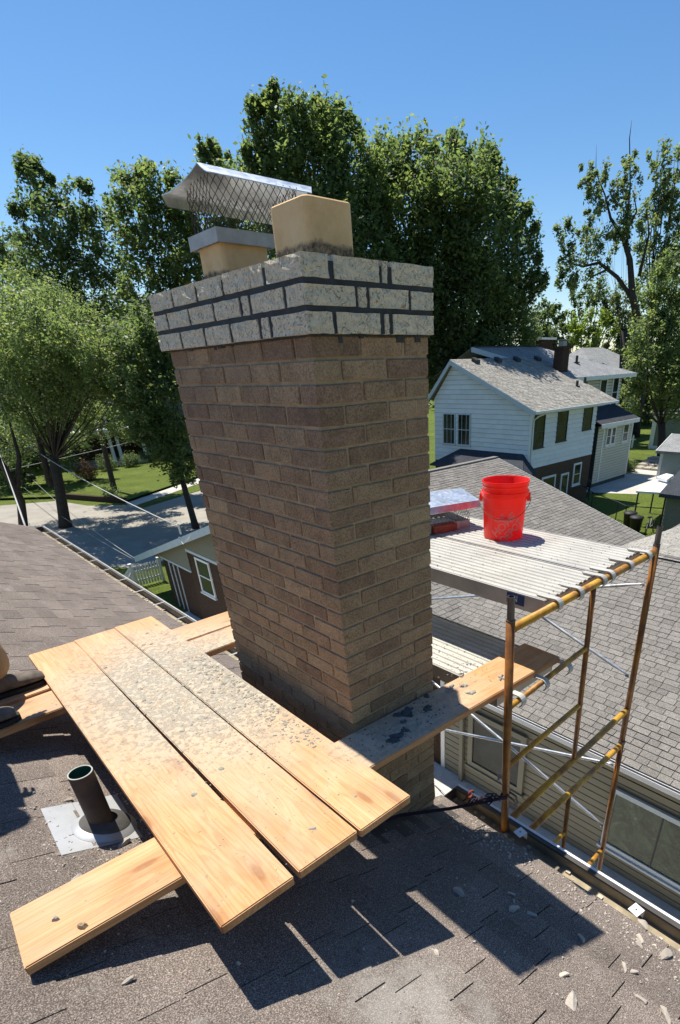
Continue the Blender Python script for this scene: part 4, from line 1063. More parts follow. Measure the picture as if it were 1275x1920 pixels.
def brick_courses(parent, O, eu, n, u0, u1, z0, z1, mat, L=.21, h=.07):
    """far brick wall: real bricks joined as one part"""
    O, eu, n = Vector(O), Vector(eu), Vector(n); m = MB(); z = z0; r = 0
    while z < z1 - .02:
        u = u0 - (L/2 if r % 2 else 0)
        while u < u1:
            a, b = max(u, u0), min(u+L-.01, u1)
            if b-a > .03:
                p = O + eu*a + V(0,0,z) + n*.0015; q = eu*(b-a); t = n*(.006+rnd.uniform(0, .004)); k = V(0,0,min(h-.01, z1-z))
                m.add([p+t, p+q+t, p+q+k+t, p+k+t, p, p+q, p+q+k, p+k], [(0,1,2,3), (0,4,5,1), (3,2,6,7), (0,3,7,4), (1,5,6,2)])
            u += L
        z += h; r += 1
    m.obj('brick_course', mat, parent, kind='stuff')

# ================================================================== TAN NEIGHBOUR HOUSE
nb = thing('neighbour_house', 'single-storey tan house beside ours with grey tab shingle roofs and picture window', 'house', (11.8, 6, G))
XW = 6.55; XEA = 6.2; ZE = -6.05
m = MB(); m.box(XW, 17.1, -14, 21.84, G, -6.75); m.box(XW, 17.1, -14, -13.9, -6.6, -6.2); m.obj('wall', M['wallcore'], nb)
wall = nb
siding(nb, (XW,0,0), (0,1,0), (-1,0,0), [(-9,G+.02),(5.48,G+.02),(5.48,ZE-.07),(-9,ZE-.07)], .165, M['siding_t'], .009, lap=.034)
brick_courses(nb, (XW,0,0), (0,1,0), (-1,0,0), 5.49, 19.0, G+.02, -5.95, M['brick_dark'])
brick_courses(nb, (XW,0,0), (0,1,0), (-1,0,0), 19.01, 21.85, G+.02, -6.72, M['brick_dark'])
# gable siding above brick, stepped as the porch drops
siding(nb, (XW-.03,0,0), (0,1,0), (-1,0,0), [(10.5,-5.82),(18.9,-5.82),(18.9,-5.55),(12.6,-3.55),(10.5,-4.2)], .16, M['siding_t'], .03)
siding(nb, (XW-.03,0,0), (0,1,0), (-1,0,0), [(18.9,-6.72),(21.9,-6.72),(21.9,-6.52),(18.9,-5.55)], .16, M['siding_t'], .03)
m = MB(); m.box(XW-.075, XW-.03, 18.9, 21.95, -6.80, -6.722); m.box(XW-.075, XW-.03, 11, 18.9, -5.93, -5.822); m.obj('frieze_board', M['trim_bg'], nb)
for y in (5.49+.02,): pass
m = MB(); m.box(XW-.028, XW-.002, 5.44, 5.56, G+.02, -6.2); m.obj('corner_post', M['trim'], nb)
m = MB(); m.box(XW-.11, XW-.03, 4.80, 4.90, G+.02, -6.2); m.obj('downpipe', M['siding_t'], nb)
for y in (21.2, 20.75, 20.3): m = MB(); m.box(XW-.05, XW-.012, y-.018, y+.018, G+.05, -6.85); m.obj('conduit', M['trim_bg'], nb)
window(nb, (XW-.012,0,0), (0,1,0), (-1,0,0), 17.1, 18.25, -7.42, -6.02, .08, 'trim', .05)
window(nb, (XW-.026,0,0), (0,1,0), (-1,0,0), 3.12, 4.66, -8.28, -6.74, .13, 'siding_t', .055, False, 0, 'glass')
window(nb, (XW-.026,0,0), (0,1,0), (-1,0,0), -2.6, 1.25, -8.34, -6.88, .10, 'trim_bg', .06, False, 3, 'pglass')
# roof: cross wing A (slopes toward us) and main block C (ridge along x)
SA, SC, YRG, ZRG = .33, .32, 12.6, -3.4
YN = 4.3
def zA(x): return ZE + SA*(x-XEA)
def zC(y): return ZRG - SC*abs(y-YRG)
XRA, XC1 = 11.7, 17.45
m = MB()
def slopeslab(m, pts, t=.10):
    m.hexa([p - V(0,0,t) for p in pts] + list(pts)) if len(pts) == 4 else m.prism([p - V(0,0,t) for p in pts], (0,0,t))
slopeslab(m, [V(XEA,-14,zA(XEA)), V(XRA,-14,zA(XRA)), V(XRA,3.9,zA(XRA)), V(9.0,7.15,zA(9.0)), V(XEA,YN,zA(XEA))])
slopeslab(m, [V(XEA,YN,zC(YN)), V(XC1,YN,zC(YN)), V(XC1,YRG,ZRG), V(XEA,YRG,ZRG)])
slopeslab(m, [V(XEA,YRG,ZRG), V(XC1,YRG,ZRG), V(XC1,24.45,zC(24.45)), V(XEA,24.45,zC(24.45))])
slopeslab(m, [V(XRA,-14,zA(XRA)), V(17.4,-14,zA(XRA)-.40), V(17.4,4.6,zA(XRA)-.40), V(XRA,3.9,zA(XRA))])
nroof = m.obj('roof', M['gshingle'], nb)
me_g = slab_mesh('shingle', M['gshingle'], .011, .002)
la = math.hypot(1, SA); lc = math.hypot(1, SC)
def inA(c): return (c.z > zC(c.y) - .02 if c.y > YN else True) and (c.y - 3.9)*2.7 < (11.7 - c.x)*3.25
def inC(c): return c.x > 8.9 or c.z > zA(c.x) - .03
nA = tile_roof(nroof, (XEA, -9, ZE+.004), (0,1,0), (1/la,0,SA/la), 19.5, (XRA-XEA)*la, .143, .17, .33, me_g, M['gshingle_i'], inA, 300, .006, 1.9, seed=5)
nC = tile_roof(nroof, (XC1, YN, zC(YN)+.004), (-1,0,0), (0,1/lc,SC/lc), XC1-XEA, (YRG-YN)*lc, .143, .17, .33, me_g, M['gshingle_i'], inC, 0, .006, 1.9, seed=6)
sb = .40/(17.4-XRA); lb = math.hypot(1, sb)
tile_roof(nroof, (17.4, -6, zA(XRA)-.396), (0,1,0), (-1/lb,0,sb/lb), 10.3, (17.4-XRA)*lb, .15, .2, .36, me_g, M['tshingle'], None, 0, .006, 1.2, seed=7)
m = MB(); m.hexa([V(XRA-.12,-14,zA(XRA)-.03), V(XRA+.12,-14,zA(XRA)-.02), V(XRA+.12,3.9,zA(XRA)-.02), V(XRA-.12,3.9,zA(XRA)-.03), V(XRA-.12,-14,zA(XRA)+.012), V(XRA+.12,-14,zA(XRA)+.03), V(XRA+.12,3.9,zA(XRA)+.03), V(XRA-.12,3.9,zA(XRA)+.012)])
m.obj('ridge_cap', M['gutter_lip'], nroof)
m = MB(); m.box(XEA-.01, XC1+.01, YRG-.12, YRG+.12, ZRG-.02, ZRG+.028); m.obj('ridge_cap', M['gshingle'], nroof)
m = MB(); m.box(XEA-.02, XEA-.004, -14, YN-.02, ZE-.16, ZE-.012); m.obj('fascia', M['trim'], nb)
m = MB(); m.box(XEA-.09, XEA-.021, -14, YN-.02, ZE-.10, ZE-.09); m.box(XEA-.10, XEA-.091, -14, YN-.02, ZE-.10, ZE+.0); m.obj('gutter', M['trim'], nb)
rgd = random.Random(8); m = MB()
for _ in range(1500):
    y = rgd.uniform(-4, 4.2); r = rgd.uniform(.008, .025); x = XEA - rgd.uniform(.022, .088); m.box(x-r*.4, x+r*.4, y-r, y+r, ZE-.09, ZE-.065+r)
m.obj('leaf_litter', M['brick_dark'], nb, kind='stuff')
# rake trim on the street-side gable
m = MB()
def rake(m, y0, z0, y1, z1, h=.26, t=.03):
    m.prism([(XEA-.035, y0, z0), (XEA-.035, y1, z1), (XEA-.035, y1, z1-h), (XEA-.035, y0, z0-h)], (t, 0, 0))
rake(m, YRG+.001, ZRG-.0, 24.5, zC(24.5)); m.obj('rake_board', M['trim_bg'], nb)
m = MB(); rake(m, YRG-.001, ZRG, 9.95, zC(9.95)); m.obj('rake_board', M['trim_bg'], nb)
m = MB(); m.hexa([(XC1-.03,YN,zC(YN)-.22),(XC1+.012,YN,zC(YN)-.22),(XC1+.012,YRG,ZRG-.22),(XC1-.03,YRG,ZRG-.22),(XC1+.0,YN,zC(YN)+.02),(XC1+.012,YN,zC(YN)+.02),(XC1+.012,YRG,ZRG+.02),(XC1+.0,YRG,ZRG+.02)]); m.obj('rake_board', M['trim'], nb)
m = MB(); m.prism([(17.1, YN+.3, -6.3), (17.1, 24, -6.9), (17.1, YRG, ZRG-.2)], (-.05,0,0)); m.obj('gable_wall', M['siding_t'], nb)
m = MB(); m.prism([(XW, YN+.3, -6.3), (XW, 24, -6.95), (XW, YRG, ZRG-.2)], (.05,0,0)); m.obj('gable_wall', M['siding_t'], nb)
m = MB(); m.tube([(6.15,18.05,-5.05),(6.12,18.0,-4.75),(6.1,17.9,-4.62)], .035, 8); m.tube([(6.14,18.3,-5.2),(6.05,17.8,-5.35),(6.12,17.3,-5.05),(6.14,17.2,-4.95)], .014, 6); m.obj('service_mast', M['cable'], nb)

# picket fence on the corner of the tan house
pf = thing('picket_fence', 'short white picket fence between the tan house corner and the street', 'fence', (6.7, 25, G))
pa, pb = Vector((5.2, 22.6, G)), Vector((6.6, 27.5, G)); pm = Vector((7.6, 25.6, G))
def pickets(a, b, n):
    e = (b-a).normalized(); s_ = Vector((-e.y, e.x, 0)); L = (b-a).length
    for i in range(n):
        p = a + e*(L*(i+.5)/n); m = MB()
        o = p - e*.045 + V(0,0,.08); m.prism([o, o+e*.09, o+e*.09+V(0,0,.92), o+e*.045+V(0,0,1.02), o+V(0,0,.92)], s_*.02); m.obj('picket', M['trim'], pf)
    for h in (.3, .75): m = MB(); m.obox(a + V(0,0,h) + s_*.0205, e*L, s_*.035, (0,0,.08)); m.obj('rail', M['trim'], pf)
pickets(Vector((7.4,25.3,G)), Vector((6.15,25.3,G)), 9); pickets(Vector((6.0,25.2,G)), Vector((5.1,23.6,G)), 12)
for p in ((6.1,25.3),(7.45,25.3)): m = MB(); m.box(p[0]-.06, p[0]+.06, p[1]-.06, p[1]+.06, G, G+1.15); m.prism([(p[0]-.08,p[1]-.08,G+1.151),(p[0]+.08,p[1]-.08,G+1.151),(p[0]+.08,p[1]+.08,G+1.151),(p[0]-.08,p[1]+.08,G+1.151)], (0,0,.06)); m.obj('post', M['trim'], pf)

# ================================================================== WHITE HOUSE
wh = thing('white_house', 'two-storey house, white siding over brown brick, gable facing us and tan shingle roof', 'house', (31.4, 22, G))
X0, X1, YS, YN2 = 27.75, 35.25, 18.0, 25.75
yr, zrw, zs, zn = 24.08, .20, -2.42, -1.75
m = MB(); m.box(X0, X1, YS, YN2, G, -2.55); m.prism([(X0, YS, -2.55), (X0, YN2, -2.55), (X0, YN2, zn-.25), (X0, yr, zrw-.14), (X0, YS, zs-.1)], (X1-X0, 0, 0)); m.obj('wall', M['wallcore'], wh)
siding(wh, (X0,0,0), (0,1,0), (-1,0,0), [(YS-.02,-5.75),(YN2,-5.75),(YN2,zn-.2),(yr,zrw-.18),(YS-.02,zs-.16)], .27, M['siding_w'], .05, lap=.018)
siding(wh, (0,YS,0), (1,0,0), (0,-1,0), [(X0-.02,-5.75),(X1,-5.75),(X1,zs-.16),(X0-.02,zs-.16)], .27, M['siding_w'], .05, lap=.018)
brick_courses(wh, (0,YS,0), (1,0,0), (0,-1,0), X0, X1, G, -5.78, M['brick_mid'])
for y in (22.55, 23.85): window(wh, (X0-.03,0,0), (0,1,0), (-1,0,0), y, y+1.12, -4.72, -2.78, .09, 'trim_bg', .06, True, 2 if True else 0)
for a, b, z0, z1 in ((28.0,29.1,-4.62,-2.8),(30.5,31.65,-4.5,-2.72),(33.55,34.65,-4.1,-2.7)): window(wh, (0,YS-.03,0), (1,0,0), (0,-1,0), a, b, z0, z1, .06, 'ac', .06, True)
window(wh, (0,YS-.01,0), (1,0,0), (0,-1,0), 33.05, 34.05, -7.55, -6.1, .12, 'trim', .06, True)
window(wh, (0,YS-.01,0), (1,0,0), (0,-1,0), 31.55, 32.5, -8.7, -6.55, .12, 'trim', .06, False)
window(wh, (0,YS-.01,0), (1,0,0), (0,-1,0), 29.3, 30.9, -7.5, -6.45, .12, 'trim', .06, False)
XR0, XR1 = X0-.35, 37.1
ye, ze = YS-.45, zs-.12
m = MB(); m.hexa([V(XR0,ye,ze-.14),V(XR1,ye,ze-.14),V(XR1,yr,zrw-.12),V(XR0,yr,zrw-.12),V(XR0,ye,ze),V(XR1,ye,ze),V(XR1,yr,zrw),V(XR0,yr,zrw)])
yn, zn2 = 26.1, -1.9
m.hexa([V(XR0,yr,zrw-.12),V(XR1,yr,zrw-.12),V(XR1,yn,zn2-.14),V(XR0,yn,zn2-.14),V(XR0,yr,zrw),V(XR1,yr,zrw),V(XR1,yn,zn2),V(XR0,yn,zn2)])
wr = m.obj('roof', M['tshingle'], wh)
sw = (zrw-ze)/(yr-ye); lw = math.hypot(1, sw)
tile_roof(wr, (XR0, ye, ze+.006), (1,0,0), (0,1/lw,sw/lw), XR1-XR0, (yr-ye)*lw, .17, .3, .6, None, M['tshingle'], None, 0, .02, 2.4, seed=9)
m = MB(); m.prism([(XR0-.03,ye,ze+.01),(XR0-.03,yr,zrw+.02),(XR0-.03,yr,zrw-.26),(XR0-.03,ye,ze-.27)], (.028,0,0)); m.obj('rake_board', M['trim_bg'], wh)
m = MB(); m.prism([(XR0-.03,yr,zrw+.02),(XR0-.03,yn,zn2+.01),(XR0-.03,yn,zn2-.29),(XR0-.03,yr,zrw-.26)], (.028,0,0)); m.obj('rake_board', M['trim_bg'], wh)
m = MB(); m.box(XR0, XR1, ye-.13, ye-.002, ze-.13, ze+.0); gt = m.obj('gutter', M['trim'], wh)
m = MB(); m.box(X0+.02, X1, YS-.44, YS-.035, ze-.19, ze-.16); m.obj('soffit', M['trim'], wh)
m = MB(); m.tube([(X0+.9,ye-.03,ze-.13),(X0+.5,YS-.1,ze-.35),(X0+.12,YS-.09,ze-.5),(X0+.12,YS-.09,-5.7)], .05, 8); m.obj('downpipe', M['trim'], gt)
m = MB(); m.box(X0-.06, X0+.0, YS-.08, YS+.05, -5.75, ze-.2); m.obj('corner_post', M['trim'], wh)
for x in (29.3, 31.6, 33.7, 36.2):
    m = MB(); y = 23.6; z = zrw - sw*(yr-y); m.obox((x-.2,y-.22,z-.05), (.4,0,0), (0,.4,.4*sw), (0,0,.2)); m.obj('roof_vent', M['ac'], wr)
for x, y in ((35.4, 19.75), (37.0, 20.1)):
    z = zrw - sw*(yr-y); m = MB(); m.tube([(x,y,z-.1),(x,y,z+.35)], .09, 8); m.tube([(x,y,z-.02),(x,y,z+.05)], .2, 8); m.obj('vent_stack', M['ac'], wr)
m = MB(); m.box(36.4, 37.25, 21.7, 22.4, G, .62); m.box(36.32, 37.33, 21.62, 22.48, .621, .8); ch = m.obj('chimney', M['brick_dark'], wr)
m = MB(); m.box(36.6, 37.05, 21.85, 22.25, .801, 1.1); m.box(36.45, 37.25, 21.72, 22.4, 1.16, 1.2); m.obj('flue_cap', M['galv_dull'], ch)
# bay roof under the gable
m = MB(); m.hexa([V(26.3,17.3,-5.9),V(X0-.04,17.3,-5.9),V(X0-.04,24.9,-5.9),V(26.3,24.9,-5.9),V(26.3,17.3,-5.8),V(X0-.04,18.4,-4.9),V(X0-.04,23.4,-4.9),V(26.3,24.9,-5.8)]); m.obj('lean_to_roof', M['dshingle'], wh)
m = MB(); m.box(26.6, X0-.04, 17.6, 24.6, G, -5.91); m.obj('lean_to_wall', M['brick_dark'], wh)

# ================================================================== CREAM HOUSE
ch_ = thing('cream_house', 'cream sided two-storey house with blue-grey roof and dark lean-to, behind the white house', 'house', (42, 26, G))
A0, A1, B0, B1, zt = 35.5, 46.1, 22.0, 30, -1.15
m = MB(); m.box(A0+2.6, A1, B0, B1, G, zt); m.obj('wall', M['wallcore'], ch_)
siding(ch_, (0,B0,0), (1,0,0), (0,-1,0), [(38.1,-5),(A1,-5),(A1,zt-.1),(38.1,zt-.1)], .22, M['siding_c'], .05, lap=.035)
m = MB(); E0, E1, F0, F1, zr2 = 31.6, 47.6, 21.5, 30.5, .95
m.add([(38.2,F0,zt),(E1,F0,zt),(E1,F1,zt),(38.2,F1,zt),(32.6,26,zr2),(39.4,26,zr2),(33.5,26,zr2)], [])
rm = MB(); yrm = 26
rm.hexa([V(38.0,F0,zt-.1),V(E1,F0,zt-.1),V(39.6,yrm,zr2-.1),V(31.8,yrm,zr2-.1),V(38.0,F0,zt),V(E1,F0,zt),V(39.6,yrm,zr2),V(31.8,yrm,zr2)])
rm.prism([V(E1,F0,zt-.02),V(E1,F1,zt-.02),V(39.6,yrm,zr2-.01)], (0,0,.02))
rm.prism([V(E1,F1,zt-.02),V(31.8,F1,zt-.02),V(31.8,yrm,zr2-.01),V(39.6,yrm,zr2-.01)], (0,0,.02))
cr = rm.obj('roof', M['fshingle'], ch_)
m = MB(); m.box(38.0, E1, F0-.05, F0-.002, zt-.28, zt-.004); m.obj('fascia', M['trim'], ch_)
m = MB(); m.box(31.7, 39.6, yrm-.1, yrm+.1, zr2+.002, zr2+.06); m.obj('ridge_cap', M['ac'], cr)
m = MB(); m.prism([V(37.9,F0,zt-.30),V(37.9,F0,zt+.02),V(31.7,yrm,zr2+.03),V(31.7,yrm,zr2-.28)], (.06,.02,0)); m.obj('rake_board', M['trim_bg'], ch_)
for x, y in ((38.4, 23.4), (41.2, 23.4)):
    z = zt + (y-F0)*(zr2-zt)/(yrm-F0); m = MB(); m.tube([(x,y,z-.1),(x,y,z+.5)], .1, 8); m.tube([(x,y,z),(x,y,z+.08)], .25, 8); m.obj('vent_stack', M['ac'], cr)
m = MB(); m.box(41.5, 43.3, 27, 28.4, zr2-1, 1.45); k_ = m.obj('chimney', M['brick_dark'], cr)
m = MB(); m.box(41.3, 43.5, 26.8, 28.6, 1.46, 1.6); m.obj('chimney_cap_slab', M['trim'], k_)
for a, b, z0, z1 in ((42.55,43.75,-3.6,-1.38),(44.6,45.7,-3.6,-1.32)): window(ch_, (0,B0-.03,0), (1,0,0), (0,-1,0), a, b, z0, z1, .14, 'trim', .06, True)
m = MB(); L0, L1, M0 = 39.6, 45.2, 20.0
m.box(L0, L1, M0, B0-.05, G, -4.45); m.obj('lean_to_wall', M['wallcore'], ch_)
siding(ch_, (0,M0,0), (1,0,0), (0,-1,0), [(L0,G+.3),(L1,G+.3),(L1,-4.5),(L0,-4.5)], .2, M['siding_c'], .05, lap=.035)
m = MB(); m.hexa([V(L0-.3,M0-.35,-4.42),V(L1+.3,M0-.35,-4.42),V(L1+.1,B0-.04,-3.45),V(L0-.3,B0-.04,-3.45),V(L0-.3,M0-.35,-4.30),V(L1+.3,M0-.35,-4.30),V(L1+.1,B0-.04,-3.3),V(L0-.3,B0-.04,-3.3)]); m.obj('lean_to_roof', M['dshingle'], ch_)
m = MB(); m.box(L0-.3, L1+.3, M0-.40, M0-.352, -4.60, -4.31); m.obj('fascia', M['trim'], ch_)
for a in (L1-.15, L0+.75):
    m = MB(); m.box(a, a+.17, M0-.06, M0-.032, G+.3, -4.5); m.obj('corner_post', M['trim'], ch_)
for a, b, z0, z1 in ((40.85,41.6,-6.0,-4.65),(41.62,42.35,-6.0,-4.65),(43.5,44.5,-6.0,-4.6)): window(ch_, (0,M0-.03,0), (1,0,0), (0,-1,0), a, b, z0, z1, .12, 'trim', .06, True)
dh = thing('far_house', 'grey roofed house half hidden by trees, behind the cream house', 'house', (68, 37, G))
m = MB(); m.box(62, 74, 33, 41, G, -1.6); m.obj('wall', M['siding_lg'], dh)
m = MB(); m.hexa([V(61,32,-1.7),V(75,32,-1.7),V(75,42,-1.7),V(61,42,-1.7),V(61,32,-1.55),V(75,32,-1.55),V(70,37,1.2),V(65,37,1.2)]); m.obj('roof', M['fshingle'], dh)

# yard things on the right
for i, (x, y, lab) in enumerate(((46.6, 23.0, 'dark air conditioner box by the cream house wall, left one'), (48.3, 22.4, 'dark air conditioner box by the cream house wall, right one'))):
    t_ = thing('air_conditioner', lab, 'air conditioner', (x, y, G)); m = MB(); m.box(x-.45, x+.45, y-.45, y+.45, G+.1, G+1.0); m.obj('housing', M['ac'], t_, bevel=.03)
    m = MB(); m.lathe((x, y, G+1.001), [(.38,0),(.38,.02),(.30,.03),(.1,.03)], 20); m.obj('fan_grille', M['galv_dull'], t_)
    m = MB(); m.box(x-.5, x+.5, y-.5, y+.5, G+.02, G+.099); m.obj('pad', M['conc'], t_)
steps = thing('stone_steps', 'rough stone steps from the patio up to the lawn by the white shed', 'steps', (51, 20.5, G))
for i in range(4):
    for q_ in range(3):
        m = MB(); x = 49.4 + i*.9; y = 18.8 + q_*.85; m.hexa([Vector(p) + V(rnd.uniform(-.08,.08), rnd.uniform(-.08,.08), 0) for p in ((x,y,G+.02),(x+1,y,G+.02),(x+1,y+.8,G+.02),(x,y+.8,G+.02),(x,y,G+.2+i*.16),(x+1,y,G+.2+i*.16),(x+1,y+.8,G+.2+i*.16),(x,y+.8,G+.2+i*.16))]); m.obj('stone', M['stone'], steps, bevel=.05)
sh = thing('shed', 'small pale grey shed with light shingle roof and white trim at the right edge', 'shed', (48, 14.5, G))
m = MB(); m.box(46.6, 51, 11, 17.75, G, -6.95); m.obj('wall', M['siding_lg'], sh)
m = MB(); m.hexa([V(46.3,10.6,-7.0),V(51.3,10.6,-7.0),V(51.3,18.1,-7.0),V(46.3,18.1,-7.0),V(46.3,10.6,-6.85),V(51.3,10.6,-6.85),V(48.8,17.9,-5.8),V(48.8,10.8,-5.8)][:4]+[V(46.3,10.6,-6.8),V(48.9,10.6,-5.75),V(48.9,18.1,-5.75),V(46.3,18.1,-6.8)]); m.obj('roof', M['fshingle'], sh)
m = MB(); m.prism([(46.25,18.13,-7.05),(48.9,18.13,-6.0),(48.9,18.13,-5.73),(46.25,18.13,-6.78)], (0,.05,0)); m.box(46.5, 46.62, 17.62, 17.85, G, -6.99); m.obj('trim', M['trim'], sh)
gs_ = thing('garage', 'sage green garage wall with white trim, behind the pale shed', 'garage', (65, 23, G))
m = MB(); m.box(62.3, 69, 19, 25.6, G, -5.75); m.obj('wall', M['siding_g'], gs_)
m = MB(); m.box(62.2, 62.298, 25.3, 25.75, G, -5.6); m.box(62.2, 62.298, 19, 25.29, -5.74, -5.5); m.box(62.2,62.298,19,25.29,G,G+.35); m.obj('trim', M['trim'], gs_)
m = MB(); m.box(62.0, 69.3, 18.7, 25.9, -5.49, -5.3); m.obj('roof', M['gshingle'], gs_)
tg = thing('garage', 'tan sided garage with dark shingle roof at the right edge, beside the canopy', 'garage', (33, 9, G))
m = MB(); m.box(30.5, 37, 5, 10.5, G, -6.75); m.obj('wall', M['siding_t'], tg)
siding(tg, (30.5,0,0), (0,1,0), (-1,0,0), [(5,G),(10.5,G),(10.5,-6.8),(5,-6.8)], .2, M['siding_t'], .03)
m = MB(); m.hexa([V(30.1,4.6,-6.9),V(37.3,4.6,-6.9),V(37.3,10.8,-6.9),V(30.1,10.8,-6.9),V(30.1,4.6,-6.7),V(33.7,4.6,-5.2),V(33.7,10.8,-5.2),V(30.1,10.8,-6.7)]); m.obj('roof', M['dshingle'], tg)
cn = thing('canopy', 'flat white canopy on thin dark posts by the tan garage', 'canopy', (33.5, 12.2, G))
q = [(30.95,12.5),(31.45,10.85),(36.6,12.6),(34.6,13.1)]
m = MB(); m.prism([(x, y, -7.0) for x, y in q], (0,0,.10)); m.obj('roof_panel', M['white_metal'], cn)
m = MB(); m.prism([(33.9,12.0,-6.8),(35.6,12.3,-6.8),(35.9,12.9,-6.8),(34.4,12.9,-6.8)], (0,0,.16)); m.obj('vent_panel', M['white_metal'], cn)
for x, y in ((31.05,12.4),(31.5,10.95),(34.6,12.95),(36.2,12.5)): m = MB(); m.tube([(x,y,G),(x,y,-7.01)], .05, 8); m.obj('post', M['ac'], cn)
cf = thing('chain_link_fence', 'low dark chain-link fence along the sunny yard beyond the grey roof', 'fence', (33, 14.5, G))
fp = [(35.0,18.3),(33.2,16.4),(31.6,13.8),(30.9,12.9),(31.6,11.0)]
for x, y in fp: m = MB(); m.tube([(x,y,G),(x,y,G+1.15)], .035, 6); m.obj('post', M['ac'], cf)
for (a, b), (c_, d) in zip(fp, fp[1:]): m = MB(); m.tube([(a,b,G+1.1),(c_,d,G+1.1)], .028, 6); m.tube([(a,b,G+.1),(c_,d,G+.1)], .012, 6); m.obj('rail', M['ac'], cf)
m = MB(); m.tube([(34.4,17.6,G+1.1),(33.9,17.2,G+1.75),(33.3,16.7,G+1.75),(33.9,17.2,G+.6)], .04, 6); m.tube([(33.3,16.7,G+1.75),(33.6,16.9,G+.5)], .04, 6); m.obj('gate_brace', M['ac'], cf)
for x, y, lab in ((30.35,12.35,'round black bin by the fence, left of the canopy post'), (29.6,11.6,'smaller black bin by the fence, under the canopy')):
    t_ = thing('bin', lab, 'bin', (x, y, G)); m = MB(); m.lathe((x,y,G), [(.001,0),(.28,0),(.36,.85),(.38,.86)], 18); m.obj('barrel', M['black'], t_, smooth=True); m = MB(); m.lathe((x,y,G+.861), [(.40,0),(.38,.06),(.2,.12),(.001,.13)], 18); m.obj('lid', M['black'], t_, smooth=True)
bi = thing('bicycle', 'old bicycle leaning among junk by the black bins', 'bicycle', (29.9, 10.9, G))
for k_, x in ((0, 29.5), (1, 30.5)):
    m = MB(); pts = [(x+math.cos(a)*.33, 10.9+.1*math.cos(a), G+.35+math.sin(a)*.33) for a in [i*math.pi/10 for i in range(21)]]; m.tube(pts, .025, 5); wq = m.obj('wheel', M['black'], bi)
m = MB(); m.tube([(29.5,10.9,G+.35),(29.75,10.95,G+.85),(30.3,11.0,G+.85),(30.5,11.0,G+.35),(30.0,10.95,G+.35),(29.75,10.95,G+.85)], .022, 6); m.tube([(30.0,10.95,G+.35),(30.3,11.0,G+.85)], .022, 6); m.obj('frame', M['galv_dull'], bi)
m = MB(); m.tube([(30.3,10.7,G+1.05),(30.3,11.0,G+.98),(30.3,11.3,G+1.05)], .018, 6); m.obj('handlebar', M['steel_dark'], bi)
m = MB(); m.obox((29.62,10.85,G+.93), (.26,0,0), (0,.16,0), (0,0,.06)); m.obj('saddle', M['black'], bi)
jf = thing('picket_fence', 'white picket fence in deep shade between the cream house and the green garage', 'fence', (63, 30, G))
for i in range(8):
    m = MB(); x, y = 61.5 - i*.0, 27.2 + i*.32; m.prism([(x,y,G+.1),(x,y+.2,G+.1),(x,y+.2,G+1.3),(x,y+.1,G+1.45),(x,y,G+1.3)], (.03,0,0)); m.obj('picket', M['trim'], jf)
m = MB(); m.box(61.54, 61.58, 27, 30, G+.9, G+1.0); m.obj('rail', M['trim'], jf)

# across the street on the left
bh = thing('brick_house', 'shaded brick house with white porch columns across the street behind the trees', 'house', (17, 76, G))
m = MB(); m.box(6, 24.5, 73, 84, G, -2.6); m.obj('wall', M['brick_dark'], bh)
m = MB(); m.hexa([V(5,71.5,-2.6),V(25.5,71.5,-2.6),V(25.5,85,-2.6),V(5,85,-2.6),V(5,71.5,-2.4),V(25.5,71.5,-2.4),V(22,78.5,1.6),V(9,78.5,1.6)]); m.obj('roof', M['dshingle'], bh)
m = MB(); m.box(15, 24, 68.6, 73, -5.2, -4.9); m.obj('porch_roof', M['trim'], bh)
for x in (19.0, 19.8, 20.6, 23.4): m = MB(); m.lathe((x, 69.2, G+.6), [(.24,0),(.2,.15),(.17,2.9),(.24,3.1)], 14); m.obj('column', M['trim'], bh, smooth=True)
m = MB(); m.box(15, 24.2, 68.4, 72.99, G, G+.6); m.obj('porch_floor', M['stone'], bh)
for a in (12.6, 15.0): window(bh, (0,73,0), (1,0,0), (0,-1,0), a, a+1.5, -7.2, -5.5, .15, 'trim', .08, True)
for a in (9, 13, 17, 21): window(bh, (0,73,0), (1,0,0), (0,-1,0), a, a+1.3, -4.6, -3.2, .15, 'trim', .08, True)
gh = thing('blue_house', 'dark slate-blue sided house glimpsed through leaves left of the chimney', 'house', (30, 72, G))
m = MB(); m.box(25.2, 33, 68, 78, G, -1.5); m.obj('wall', simple('slate_blue_siding', (.06,.085,.12), .7, rand=0), gh)
siding(gh, (0,68,0), (1,0,0), (0,-1,0), [(25.2,G+.5),(33,G+.5),(33,-1.6),(25.2,-1.6)], .3, bpy.data.materials['slate_blue_siding'], .04)
m = MB(); m.prism([(24.8,67.6,-1.5),(33.4,67.6,-1.5),(29.1,67.6,2)], (0,11,0)); m.obj('roof', M['dshingle'], gh)
rw = MB(); pts = [(9.4,52.0),(10.3,52.6),(12.0,49.4),(13.1,46.9),(12.7,46.4),(11.5,48.9)]
rw.prism([(9.9,54.0,G),(10.25,54.1,G),(12.05,49.5,G),(13.2,46.9,G),(12.9,46.75,G),(11.75,49.3,G)], (0,0,.42)); tag(rw.obj('retaining_wall', M['brick_dark']), 'low dark retaining wall along the edge of the front lawn', 'wall')
car = thing('parked_car', 'dark car parked in deep shade across the street, mostly hidden by trunks', 'car', (8.6, 66, G))
m = MB(); m.hexa([(6.6,65.1,G+.35),(10.8,65.1,G+.35),(10.8,66.9,G+.35),(6.6,66.9,G+.35),(6.65,65.15,G+.85),(10.7,65.15,G+.85),(10.7,66.85,G+.85),(6.65,66.85,G+.85)]); m.obj('body', M['ac'], car, bevel=.12)
